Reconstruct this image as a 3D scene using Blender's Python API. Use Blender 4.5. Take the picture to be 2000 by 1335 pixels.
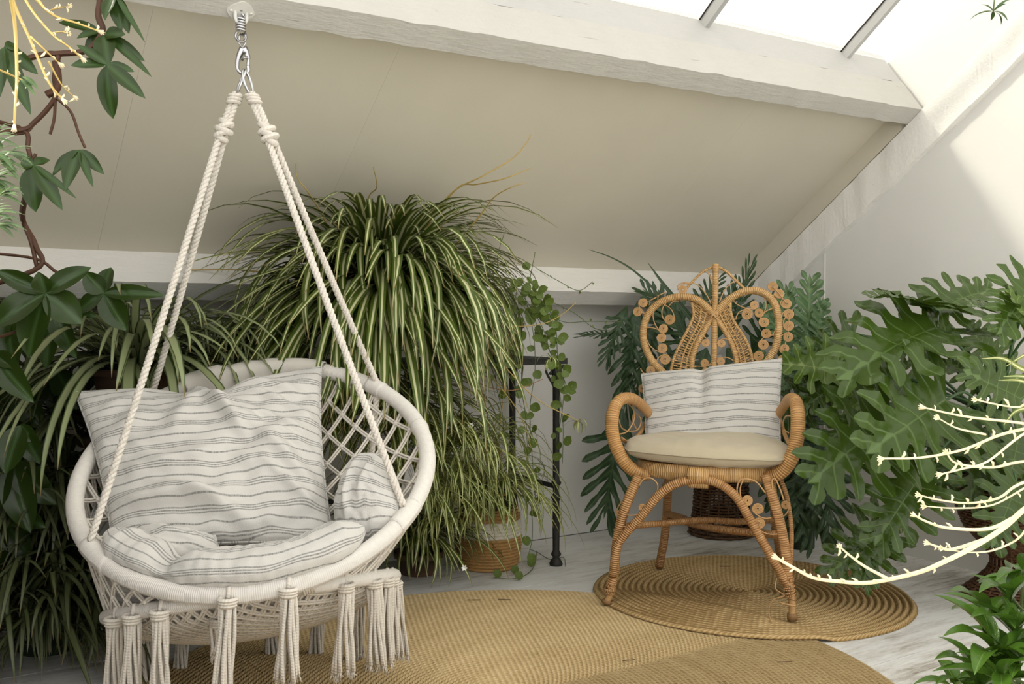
import bpy, math, random
import numpy as np
from mathutils import Vector, Matrix, noise
from mathutils.geometry import delaunay_2d_cdt

for o in list(bpy.data.objects):
    bpy.data.objects.remove(o)
SC = bpy.context.scene
COL = SC.collection
PI = math.pi

# ------------------------------------------------------------------ camera
FPX, HORIZON, YAW, EYE = 1920.0, 630.0, math.radians(33.06), 0.9
PITCH = math.atan((667.5 - HORIZON) / FPX)
FW = np.array([math.sin(YAW) * math.cos(PITCH), math.cos(YAW) * math.cos(PITCH), -math.sin(PITCH)])
RT = np.array([math.cos(YAW), -math.sin(YAW), 0.0])
UP = np.cross(RT, FW)
FH = np.array([math.sin(YAW), math.cos(YAW), 0.0])
CAM = np.array([0.0, 0.0, EYE])
ZV = np.array([0.0, 0.0, 1.0])
cd = bpy.data.cameras.new('camera')
cam = bpy.data.objects.new('camera', cd)
COL.objects.link(cam)
cd.sensor_width = 36.0
cd.lens = 36.0 * FPX / 2000.0
cd.clip_start = 0.02
M = Matrix.Identity(4)
for i in range(3):
    M[i][0], M[i][1], M[i][2], M[i][3] = RT[i], UP[i], -FW[i], CAM[i]
cam.matrix_world = M
SC.camera = cam

# ------------------------------------------------------------------ sky, sun, exposure
W = bpy.data.worlds.new('sky')
SC.world = W
W.use_nodes = True
bg = W.node_tree.nodes['Background']
bg.inputs[0].default_value = (1.0, 0.985, 0.95, 1)
bg.inputs[1].default_value = 1.0
sd = bpy.data.lights.new('sun', 'SUN')
sd.energy = 5.0
sd.angle = math.radians(8.0)
sd.color = (1.0, 0.93, 0.80)
sun = bpy.data.objects.new('sun', sd)
COL.objects.link(sun)
SUN_TRAVEL = Vector((0.9, -0.72, -1.0)).normalized()
sun.rotation_euler = SUN_TRAVEL.to_track_quat('-Z', 'Y').to_euler()
sun.location = (0, 4, 6)
SC.view_settings.view_transform = 'Standard'
SC.view_settings.look = 'None'
SC.view_settings.gamma = 1.0
SC.view_settings.use_curve_mapping = False
SC.view_settings.exposure = 1.05

SC.cycles.max_bounces = 8
SC.cycles.diffuse_bounces = 4
SC.cycles.glossy_bounces = 2
SC.cycles.transparent_max_bounces = 8

# ------------------------------------------------------------------ geometry helpers
def A3(p):
    return np.array([float(p[0]), float(p[1]), float(p[2])])

def ray(px, py):
    return FW + (px - 1000) / FPX * RT + (667.5 - py) / FPX * UP

def at(px, py, d):
    """point seen at a pixel of the photograph, d metres in front of the eye"""
    return CAM + ray(px, py) * d

def hit(px, py, p0, n):
    d = ray(px, py)
    return CAM + d * (((p0 - CAM) @ n) / (d @ n))

def on_floor(px, py, z=0.0):
    return hit(px, py, np.array([0, 0, z]), ZV)

def norm(v):
    return v / (np.linalg.norm(v) + 1e-12)

def lerp(a, b, t):
    return a + (b - a) * t

def sstep(a, b, x):
    t = min(1.0, max(0.0, (x - a) / (b - a)))
    return t * t * (3 - 2 * t)

def smooth(pts, n=8, closed=False):
    """Catmull-Rom through the points"""
    P = [A3(p) for p in pts]
    m = len(P)
    if m < 3 and not closed:
        return [lerp(P[0], P[1], k / n) for k in range(n + 1)]
    out = []
    for i in range(m if closed else m - 1):
        if closed:
            a, b, c, d = P[i - 1], P[i], P[(i + 1) % m], P[(i + 2) % m]
        else:
            b, c = P[i], P[i + 1]
            a = P[i - 1] if i else 2 * b - c
            d = P[i + 2] if i + 2 < m else 2 * c - b
        for k in range(n):
            t = k / n
            out.append(0.5 * ((2 * b) + (c - a) * t + (2 * a - 5 * b + 4 * c - d) * t * t + (3 * b - a - 3 * c + d) * t ** 3))
    if not closed:
        out.append(P[-1])
    return out

class MB:
    """collects vertices, faces and uvs; build() links them as ONE mesh object"""
    def __init__(self):
        self.v, self.f, self.uv = [], [], []

    def add(self, verts, faces, uvs=None):
        o = len(self.v)
        self.v.extend([tuple(map(float, p)) for p in verts])
        self.uv.extend(uvs if uvs is not None else [(0.0, 0.0)] * len(verts))
        self.f.extend([tuple(i + o for i in f) for f in faces])
        return self

    def frames(self, P, closed):
        n = len(P)
        T = []
        for i in range(n):
            a = P[i - 1] if (i or closed) else P[0]
            b = P[(i + 1) % n] if (i < n - 1 or closed) else P[-1]
            T.append(norm(b - a))
        ref = np.array([0, 0, 1.0]) if abs(T[0][2]) < 0.9 else np.array([1.0, 0, 0])
        N = [norm(np.cross(T[0], ref))]
        for i in range(1, n):
            N.append(norm(N[-1] - T[i] * (T[i] @ N[-1])))
        return T, N

    def tube(self, pts, r, n=8, closed=False, cap=True):
        P = [A3(p) for p in pts]
        m = len(P)
        T, N = self.frames(P, closed)
        if closed:
            e = norm(N[-1] - T[0] * (T[0] @ N[-1]))
            tw = math.atan2(np.cross(e, N[0]) @ T[0], e @ N[0])
        rows = m + 1 if closed else m
        V, U, L = [], [], 0.0
        for i in range(rows):
            j = i % m
            if i:
                L += float(np.linalg.norm(P[j] - P[i - 1]))
            rr = r[j] if hasattr(r, '__len__') else r
            N1 = N[j]
            if closed:
                a0 = tw * (i / m) if i < m else 0.0
                N1 = N1 * math.cos(a0) + np.cross(T[j], N1) * math.sin(a0)
            B1 = np.cross(T[j], N1)
            for k in range(n + 1):
                a = 2 * PI * k / n
                V.append(P[j] + rr * (math.cos(a) * N1 + math.sin(a) * B1))
                U.append((k / n, L))
        Fc = []
        for i in range(rows - 1):
            for k in range(n):
                a = i * (n + 1) + k
                Fc.append((a, a + 1, a + n + 2, a + n + 1))
        if cap and not closed:
            Fc.append(tuple(range(n - 1, -1, -1)))
            q = (rows - 1) * (n + 1)
            Fc.append(tuple(q + k for k in range(n)))
        return self.add(V, Fc, U)

    def rope(self, pts, R, pitch, strands=3, n=6, step=None):
        """a laid rope: strands twisted round the path"""
        P = [A3(p) for p in pts]
        seg = [0.0]
        for a, b in zip(P, P[1:]):
            seg.append(seg[-1] + float(np.linalg.norm(b - a)))
        tot = seg[-1]
        m = max(4, int(tot / (step or pitch / 8)))
        Q = []
        j = 0
        for i in range(m + 1):
            s = tot * i / m
            while j < len(seg) - 2 and seg[j + 1] < s:
                j += 1
            t = (s - seg[j]) / max(1e-9, seg[j + 1] - seg[j])
            Q.append(lerp(P[j], P[j + 1], t))
        T, N = self.frames(Q, False)
        for k in range(strands):
            path = []
            for i in range(m + 1):
                a = 2 * PI * (tot * i / m / pitch + k / strands)
                path.append(Q[i] + R * 0.52 * (math.cos(a) * N[i] + math.sin(a) * np.cross(T[i], N[i])))
            self.tube(path, R * 0.52, n)
        return self

    def box(self, a, b):
        x0, y0, z0 = a
        x1, y1, z1 = b
        V = [(x0, y0, z0), (x1, y0, z0), (x1, y1, z0), (x0, y1, z0), (x0, y0, z1), (x1, y0, z1), (x1, y1, z1), (x0, y1, z1)]
        return self.add(V, [(3, 2, 1, 0), (4, 5, 6, 7), (0, 1, 5, 4), (1, 2, 6, 5), (2, 3, 7, 6), (3, 0, 4, 7)])

    def lathe(self, prof, c, n=24, axis=None, x=None):
        c = A3(c)
        ax = norm(A3(axis)) if axis is not None else ZV
        u = norm(A3(x)) if x is not None else norm(np.cross(ax, np.array([0.3, 1, 0.1])))
        w = np.cross(ax, u)
        V, U = [], []
        L = 0
        for i, (r, h) in enumerate(prof):
            if i:
                L += math.hypot(r - prof[i - 1][0], h - prof[i - 1][1])
            for k in range(n + 1):
                a = 2 * PI * k / n
                V.append(c + ax * h + r * (math.cos(a) * u + math.sin(a) * w))
                U.append((k / n, L))
        Fc = []
        for i in range(len(prof) - 1):
            for k in range(n):
                a = i * (n + 1) + k
                Fc.append((a, a + 1, a + n + 2, a + n + 1))
        return self.add(V, Fc, U)

    def prism_x(self, poly, x0, x1, nx=1, jit=0.0, seed=0.0, sag=0.0):
        """polygon of (y, z) points, extruded along x, edges slightly uneven"""
        m = len(poly)
        V, Fc, U = [], [], []
        for i in range(nx + 1):
            x = lerp(x0, x1, i / nx)
            for k, (y, z) in enumerate(poly):
                dy = jit * noise.noise(Vector((x * 9 + seed, k * 3.7, seed))) if jit else 0
                dz = jit * noise.noise(Vector((x * 13 + seed, k * 5.1, 9 + seed))) if jit else 0
                V.append((x, y + dy, z + dz - sag * (x1 - x)))
                U.append((x, k / m))
        for i in range(nx):
            for k in range(m):
                a, b = i * m + k, i * m + (k + 1) % m
                Fc.append((a, b, b + m, a + m))
        Fc.append(tuple(range(m - 1, -1, -1)))
        Fc.append(tuple(nx * m + k for k in range(m)))
        return self.add(V, Fc, U)

    def grid(self, fn, nu, nv, uvfn=None):
        V, U, Fc = [], [], []
        for j in range(nv + 1):
            for i in range(nu + 1):
                s, t = i / nu, j / nv
                V.append(fn(s, t))
                U.append(uvfn(s, t) if uvfn else (s, t))
        for j in range(nv):
            for i in range(nu):
                a = j * (nu + 1) + i
                Fc.append((a, a + 1, a + nu + 2, a + nu + 1))
        return self.add(V, Fc, U)

    def mesh(self, name, mat, origin=(0, 0, 0), flat=False):
        me = bpy.data.meshes.new(name)
        ox, oy, oz = origin
        me.from_pydata([(x - ox, y - oy, z - oz) for x, y, z in self.v], [], self.f)
        me.update()
        uvl = me.uv_layers.new(name='UVMap')
        idx = np.empty(len(me.loops), dtype=np.int32)
        me.loops.foreach_get('vertex_index', idx)
        uvl.data.foreach_set('uv', np.array(self.uv, dtype=np.float32)[idx].ravel())
        if not flat:
            me.polygons.foreach_set('use_smooth', np.ones(len(me.polygons), dtype=bool))
        if mat:
            me.materials.append(mat)
        return me

    def build(self, name, mat, parent=None, flat=False):
        me = self.mesh(name, mat, wloc(parent), flat)
        o = bpy.data.objects.new(name, me)
        COL.objects.link(o)
        if parent:
            o.parent = parent
        return o

def wloc(o):
    """world location of a root or of a part that sits at its root's origin"""
    v = Vector((0, 0, 0))
    while o:
        v += o.location
        o = o.parent
    return tuple(v)

def tag(o, label=None, cat=None, group=None, kind=None):
    for k, val in (('label', label), ('category', cat), ('group', group), ('kind', kind)):
        if val:
            o[k] = val
    return o

def thing(name, label, cat, loc, group=None, kind=None):
    o = bpy.data.objects.new(name, None)
    COL.objects.link(o)
    o.location = tuple(map(float, loc))
    o.empty_display_size = 0.05
    return tag(o, label, cat, group, kind)

def inst(name, me, parent, mat4):
    """one more object sharing a mesh; mat4 is in world space"""
    o = bpy.data.objects.new(name, me)
    COL.objects.link(o)
    if parent:
        o.parent = parent
        mat4 = Matrix.Translation(-Vector(wloc(parent))) @ mat4
    o.matrix_basis = mat4
    return o

# ------------------------------------------------------------------ material helpers
class NT:
    def __init__(self, name):
        self.m = bpy.data.materials.new(name)
        self.m.use_nodes = True
        self.t = self.m.node_tree
        self.b = self.t.nodes['Principled BSDF']
        self.out = self.t.nodes['Material Output']

    def n(self, typ, **kw):
        nd = self.t.nodes.new(typ)
        for k, val in kw.items():
            setattr(nd, k, val)
        return nd

    def l(self, a, b):
        self.t.links.new(a, b)

    def val(self, sock, x):
        if hasattr(x, 'is_output'):
            self.l(x, sock)
        else:
            sock.default_value = x

    def math(self, op, a, b=0.0, c=0.0, clamp=False):
        nd = self.n('ShaderNodeMath', operation=op, use_clamp=clamp)
        self.val(nd.inputs[0], a)
        self.val(nd.inputs[1], b)
        self.val(nd.inputs[2], c)
        return nd.outputs[0]

    def mix(self, f, a, b, blend='MIX'):
        nd = self.n('ShaderNodeMix', data_type='RGBA', blend_type=blend)
        self.val(nd.inputs[0], f)
        for s, x in ((nd.inputs[6], a), (nd.inputs[7], b)):
            if hasattr(x, 'is_output'):
                self.l(x, s)
            else:
                s.default_value = (x[0], x[1], x[2], 1)
        return nd.outputs[2]

    def noise(self, vec, scale, detail=3, rough=0.55):
        nd = self.n('ShaderNodeTexNoise')
        nd.inputs['Scale'].default_value = scale
        nd.inputs['Detail'].default_value = detail
        nd.inputs['Roughness'].default_value = rough
        if vec is not None:
            self.l(vec, nd.inputs['Vector'])
        return nd.outputs[0]

    def mapping(self, vec, scale=(1, 1, 1), rot=(0, 0, 0), loc=(0, 0, 0)):
        nd = self.n('ShaderNodeMapping')
        nd.inputs['Scale'].default_value = scale
        nd.inputs['Rotation'].default_value = rot
        nd.inputs['Location'].default_value = loc
        self.l(vec, nd.inputs['Vector'])
        return nd.outputs[0]

    def ramp(self, fac, stops):
        nd = self.n('ShaderNodeValToRGB')
        e = nd.color_ramp.elements
        while len(e) < len(stops):
            e.new(0.5)
        for i, (p, c) in enumerate(stops):
            e[i].position = p
            e[i].color = (c, c, c, 1) if not hasattr(c, '__len__') else (c[0], c[1], c[2], 1)
        self.l(fac, nd.inputs[0])
        return nd.outputs[0]

    def pos(self):
        return self.n('ShaderNodeNewGeometry').outputs['Position']

    def obj(self):
        return self.n('ShaderNodeTexCoord').outputs['Object']

    def uv(self):
        return self.n('ShaderNodeTexCoord').outputs['UV']

    def rnd(self):
        return self.n('ShaderNodeObjectInfo').outputs['Random']

    def xyz(self, v):
        nd = self.n('ShaderNodeSeparateXYZ')
        self.l(v, nd.inputs[0])
        return nd.outputs

    def bump(self, h, strength=0.3, dist=0.002):
        nd = self.n('ShaderNodeBump')
        nd.inputs['Strength'].default_value = strength
        nd.inputs['Distance'].default_value = dist
        self.l(h, nd.inputs['Height'])
        self.l(nd.outputs[0], self.b.inputs['Normal'])
        return nd.outputs[0]

    def col(self, c):
        if hasattr(c, 'is_output'):
            self.l(c, self.b.inputs['Base Color'])
        else:
            self.b.inputs['Base Color'].default_value = (c[0], c[1], c[2], 1)

    def set(self, rough=0.6, spec=0.4, metal=0.0):
        self.b.inputs['Roughness'].default_value = rough
        self.b.inputs['Specular IOR Level'].default_value = spec
        self.b.inputs['Metallic'].default_value = metal
        return self

    def translucent(self, amount, color):
        tr = self.n('ShaderNodeBsdfTranslucent')
        if hasattr(color, 'is_output'):
            self.l(color, tr.inputs[0])
        else:
            tr.inputs[0].default_value = (*color, 1)
        mx = self.n('ShaderNodeMixShader')
        mx.inputs[0].default_value = amount
        self.l(self.b.outputs[0], mx.inputs[1])
        self.l(tr.outputs[0], mx.inputs[2])
        self.l(mx.outputs[0], self.out.inputs[0])

def paint_mat(name, c, rough=0.55, bumps=0.25, dirt=0.12, scale=1.0):
    t = NT(name)
    p = t.pos()
    n1 = t.noise(p, 2.2 * scale, 4)
    n2 = t.noise(p, 60 * scale, 4)
    n3 = t.noise(t.mapping(p, (1, 1, 1)), 14 * scale, 5, 0.65)
    dk = [x * (1 - dirt) for x in c]
    t.col(t.mix(t.ramp(n1, [(0.35, 0), (0.7, 1)]), dk, c))
    t.bump(t.math('ADD', t.math('MULTIPLY', n2, 0.35), n3), bumps, 0.006)
    t.set(rough, 0.35)
    return t.m

def rough_timber_mat(name, c):
    t = NT(name)
    p = t.pos()
    st = t.mapping(p, (1.5, 9, 9))
    n1 = t.noise(st, 9, 6, 0.7)
    n2 = t.noise(p, 45, 4, 0.7)
    crack = t.ramp(t.noise(t.mapping(p, (1.0, 14, 14)), 4.5, 6, 0.7), [(0.30, 0.0), (0.335, 1.0)])
    t.col(t.mix(t.math('MULTIPLY', crack, 1.0), [x * 0.72 for x in c], t.mix(n1, [x * 0.9 for x in c], c)))
    h = t.math('ADD', t.math('ADD', n1, t.math('MULTIPLY', n2, 0.6)), t.math('MULTIPLY', crack, 0.5))
    t.bump(h, 0.5, 0.006)
    t.set(0.5, 0.35)
    return t.m

def floor_mat():
    t = NT('worn_white_floor_paint')
    p = t.pos()
    streak = t.noise(t.mapping(p, (1.3, 7, 1)), 3.2, 7, 0.72)
    fine = t.noise(t.mapping(p, (3, 30, 1)), 5.0, 6, 0.75)
    blot = t.noise(p, 1.7, 3)
    w = t.math('MULTIPLY_ADD', blot, 0.45, t.math('MULTIPLY_ADD', streak, 0.75, t.math('MULTIPLY', fine, 0.3)))
    c = t.ramp(w, [(0.0, (0.16, 0.13, 0.10)), (0.53, (0.20, 0.17, 0.135)), (0.60, (0.38, 0.345, 0.295)), (0.68, (0.62, 0.60, 0.56)), (0.80, (0.78, 0.775, 0.75)), (1.0, (0.84, 0.84, 0.83))])
    t.col(c)
    t.bump(t.math('MULTIPLY_ADD', fine, 0.5, streak), 0.35, 0.003)
    t.set(0.5, 0.4)
    return t.m

def fabric_mat(name, base, stripes=True, line=(0.165, 0.165, 0.155), period=0.062):
    t = NT(name)
    uv = t.uv()
    wob = t.noise(t.mapping(uv, (4, 4, 1)), 3.0, 2)
    x, y, _ = t.xyz(uv)
    weave = t.noise(t.mapping(uv, (1, 1, 1)), 420, 2)
    blot = t.noise(uv, 9, 3)
    c = t.mix(blot, [v * 0.94 for v in base], base)
    if stripes:
        f = t.math('FRACT', t.math('DIVIDE', t.math('ADD', y, t.math('MULTIPLY', wob, 0.004)), period))
        def ln(c0, w):
            d = t.math('ABSOLUTE', t.math('SUBTRACT', f, c0))
            return t.math('SUBTRACT', 1.0, t.math('SMOOTHSTEP', d, w * 0.6, w) if False else t.math('MULTIPLY', t.math('SUBTRACT', d, w * 0.6), 1 / (w * 0.5), clamp=True), clamp=True)
        s = t.math('MAXIMUM', ln(0.72, 0.040), t.math('MAXIMUM', ln(0.12, 0.029), t.math('MAXIMUM', ln(0.22, 0.029), ln(0.32, 0.029))))
        grain = t.ramp(t.noise(t.mapping(uv, (420, 60, 1)), 1.0, 2), [(0.25, 0.35), (0.6, 1.0)])
        c = t.mix(t.math('MULTIPLY', s, t.math('MULTIPLY', grain, 0.85)), c, line)
    t.col(c)
    t.bump(t.math('MULTIPLY_ADD', t.noise(uv, 26, 4), 0.6, t.math('MULTIPLY', weave, 0.7)), 0.45, 0.003)
    t.set(0.95, 0.1)
    t.b.inputs['Sheen Weight'].default_value = 0.25
    return t.m

def cotton_mat(name, c, wrap=True):
    """cotton cord; wrap: fine turns across the length (uv.y in metres)"""
    t = NT(name)
    uv = t.uv()
    x, y, _ = t.xyz(uv)
    n = t.noise(t.pos(), 90, 3)
    t.col(t.mix(n, [v * 0.84 for v in c], c))
    if wrap:
        s = t.math('SINE', t.math('MULTIPLY', y, 2 * PI / 0.0042))
        t.bump(t.math('MULTIPLY_ADD', s, 0.5, n), 0.5, 0.0012)
    else:
        s = t.math('SINE', t.math('ADD', t.math('MULTIPLY', y, 2 * PI / 0.006), t.math('MULTIPLY', x, 2 * PI)))
        t.bump(t.math('MULTIPLY_ADD', s, 0.5, n), 0.5, 0.001)
    t.set(0.95, 0.1)
    return t.m

def rattan_mat(name, a, b, pitch=0.0055, depth=0.7):
    t = NT(name)
    uv = t.uv()
    x, y, _ = t.xyz(uv)
    jog = t.noise(t.mapping(uv, (0.5, 12, 1)), 2.0, 2)
    yy = t.math('MULTIPLY_ADD', jog, pitch * 1.6, y)
    s = t.math('SINE', t.math('MULTIPLY', yy, 2 * PI / pitch))
    turn = t.math('FLOOR', t.math('DIVIDE', yy, pitch))
    wn = t.n('ShaderNodeTexWhiteNoise', noise_dimensions='1D')
    t.l(turn, wn.inputs['W'])
    big = t.noise(t.pos(), 7, 3)
    c = t.mix(t.math('MULTIPLY_ADD', wn.outputs[0], 0.55, t.math('MULTIPLY', big, 0.6)), a, b)
    gap = t.ramp(t.math('MULTIPLY_ADD', s, 0.5, 0.5), [(0.0, 0.38), (0.22, 1.0)])
    c = t.mix(1.0, c, gap, 'MULTIPLY')
    t.col(c)
    t.bump(s, depth, 0.0012)
    t.set(0.42, 0.45)
    return t.m

def plain_mat(name, c, rough=0.5, metal=0.0, spec=0.4, var=0.15, scale=20, bump=0.0):
    t = NT(name)
    n = t.noise(t.pos(), scale, 4)
    t.col(t.mix(n, [v * (1 - var) for v in c], [min(1, v * (1 + var)) for v in c]))
    if bump:
        t.bump(n, bump, 0.004)
    t.set(rough, spec, metal)
    return t.m

def jute_mat(name, pitch, ring, dark, mid, light):
    """braided jute; uv.x: metres round the coil, uv.y: radius in metres"""
    t = NT(name)
    uv = t.uv()
    x, y, _ = t.xyz(uv)
    n = t.noise(t.mapping(uv, (70, 190, 1)), 1.0, 3, 0.7)
    n2 = t.noise(uv, 5, 4)
    ph = t.math('MULTIPLY', y, 2 * PI / pitch)
    br = t.math('SINE', t.math('ADD', t.math('MULTIPLY', x, 2 * PI / 0.016), t.math('MULTIPLY', t.math('SINE', ph), 1.6)))
    k = t.math('MULTIPLY_ADD', br, 0.10, t.math('MULTIPLY_ADD', n, 0.62, t.math('MULTIPLY', n2, 0.30)))
    k = t.math('MULTIPLY_ADD', t.math('COSINE', ph), -ring, k)
    t.col(t.ramp(k, [(0.12, dark), (0.46, mid), (0.82, light)]))
    t.bump(t.math('MULTIPLY_ADD', br, 0.4, n), 0.8, 0.003)
    t.set(0.9, 0.12)
    return t.m

def leaf_mat(name, dark, light, vein, veinw=0.02, gloss=0.35, transl=0.18, rim=None):
    """uv.x: distance to the nearest vein, uv.y: place along the leaf"""
    t = NT(name)
    x, y, _ = t.xyz(t.uv())
    n = t.noise(t.obj(), 6, 3)
    c = t.mix(n, dark, light)
    c = t.mix(t.math('MULTIPLY', t.rnd(), 0.5), c, [v * 0.62 for v in light])
    v = t.math('SUBTRACT', 1.0, t.math('DIVIDE', x, veinw), clamp=True)
    c = t.mix(t.math('MULTIPLY', v, 0.7), c, vein)
    t.col(c)
    h = t.math('MULTIPLY_ADD', v, -0.6, t.math('MULTIPLY', t.noise(t.obj(), 18, 3), 0.6))
    t.bump(h, 0.35, 0.004)
    t.set(gloss, 0.38)
    t.translucent(transl, t.mix(0.3, c, (light[0] * 1.6, light[1] * 1.5, light[2] * 0.6)))
    return t.m

def spider_mat(name, green, cream, inner=0.16, outer=0.30, transl=0.2):
    """variegated strap leaf, uv.x across, uv.y along"""
    t = NT(name)
    x, y, _ = t.xyz(t.uv())
    d = t.math('ABSOLUTE', t.math('SUBTRACT', x, 0.5))
    f = t.ramp(d, [(inner, 1.0), (outer, 0.0)])
    streak = t.noise(t.mapping(t.uv(), (30, 0.5, 1)), 1.0, 2)
    g = t.mix(streak, [v * 0.7 for v in green], [v * 1.3 for v in green])
    r = t.rnd()
    g = t.mix(t.math('MULTIPLY', r, 0.45), g, (green[0] * 1.9, green[1] * 1.25, green[2] * 0.8))
    c = t.mix(f, g, cream)
    tip = t.ramp(y, [(0.93, 0.0), (1.0, 0.8)])
    c = t.mix(tip, c, (0.22, 0.12, 0.04))
    t.col(c)
    t.set(0.38, 0.45)
    t.translucent(transl, c)
    return t.m

def glass_mat():
    """cast roof glass, cloudy white with a honeycomb relief: part of the light goes straight through"""
    t = NT('cloudy_cast_glass')
    vo = t.n('ShaderNodeTexVoronoi', feature='DISTANCE_TO_EDGE')
    vo.inputs['Scale'].default_value = 55
    vo.inputs['Randomness'].default_value = 0.25
    t.l(t.pos(), vo.inputs['Vector'])
    e = t.ramp(vo.outputs['Distance'], [(0.03, 0.0), (0.16, 1.0)])
    c = t.mix(e, (0.40, 0.40, 0.385), (0.52, 0.52, 0.505))
    tl = t.n('ShaderNodeBsdfTranslucent')
    t.l(c, tl.inputs[0])
    tp = t.n('ShaderNodeBsdfTransparent')
    tp.inputs[0].default_value = (0.47, 0.475, 0.465, 1)
    gl = t.n('ShaderNodeBsdfGlossy')
    gl.inputs['Roughness'].default_value = 0.25
    m1 = t.n('ShaderNodeMixShader')
    m1.inputs[0].default_value = 0.55
    t.l(tl.outputs[0], m1.inputs[1])
    t.l(tp.outputs[0], m1.inputs[2])
    m2 = t.n('ShaderNodeMixShader')
    m2.inputs[0].default_value = 0.04
    t.l(m1.outputs[0], m2.inputs[1])
    t.l(gl.outputs[0], m2.inputs[2])
    t.l(m2.outputs[0], t.out.inputs[0])
    return t.m

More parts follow.
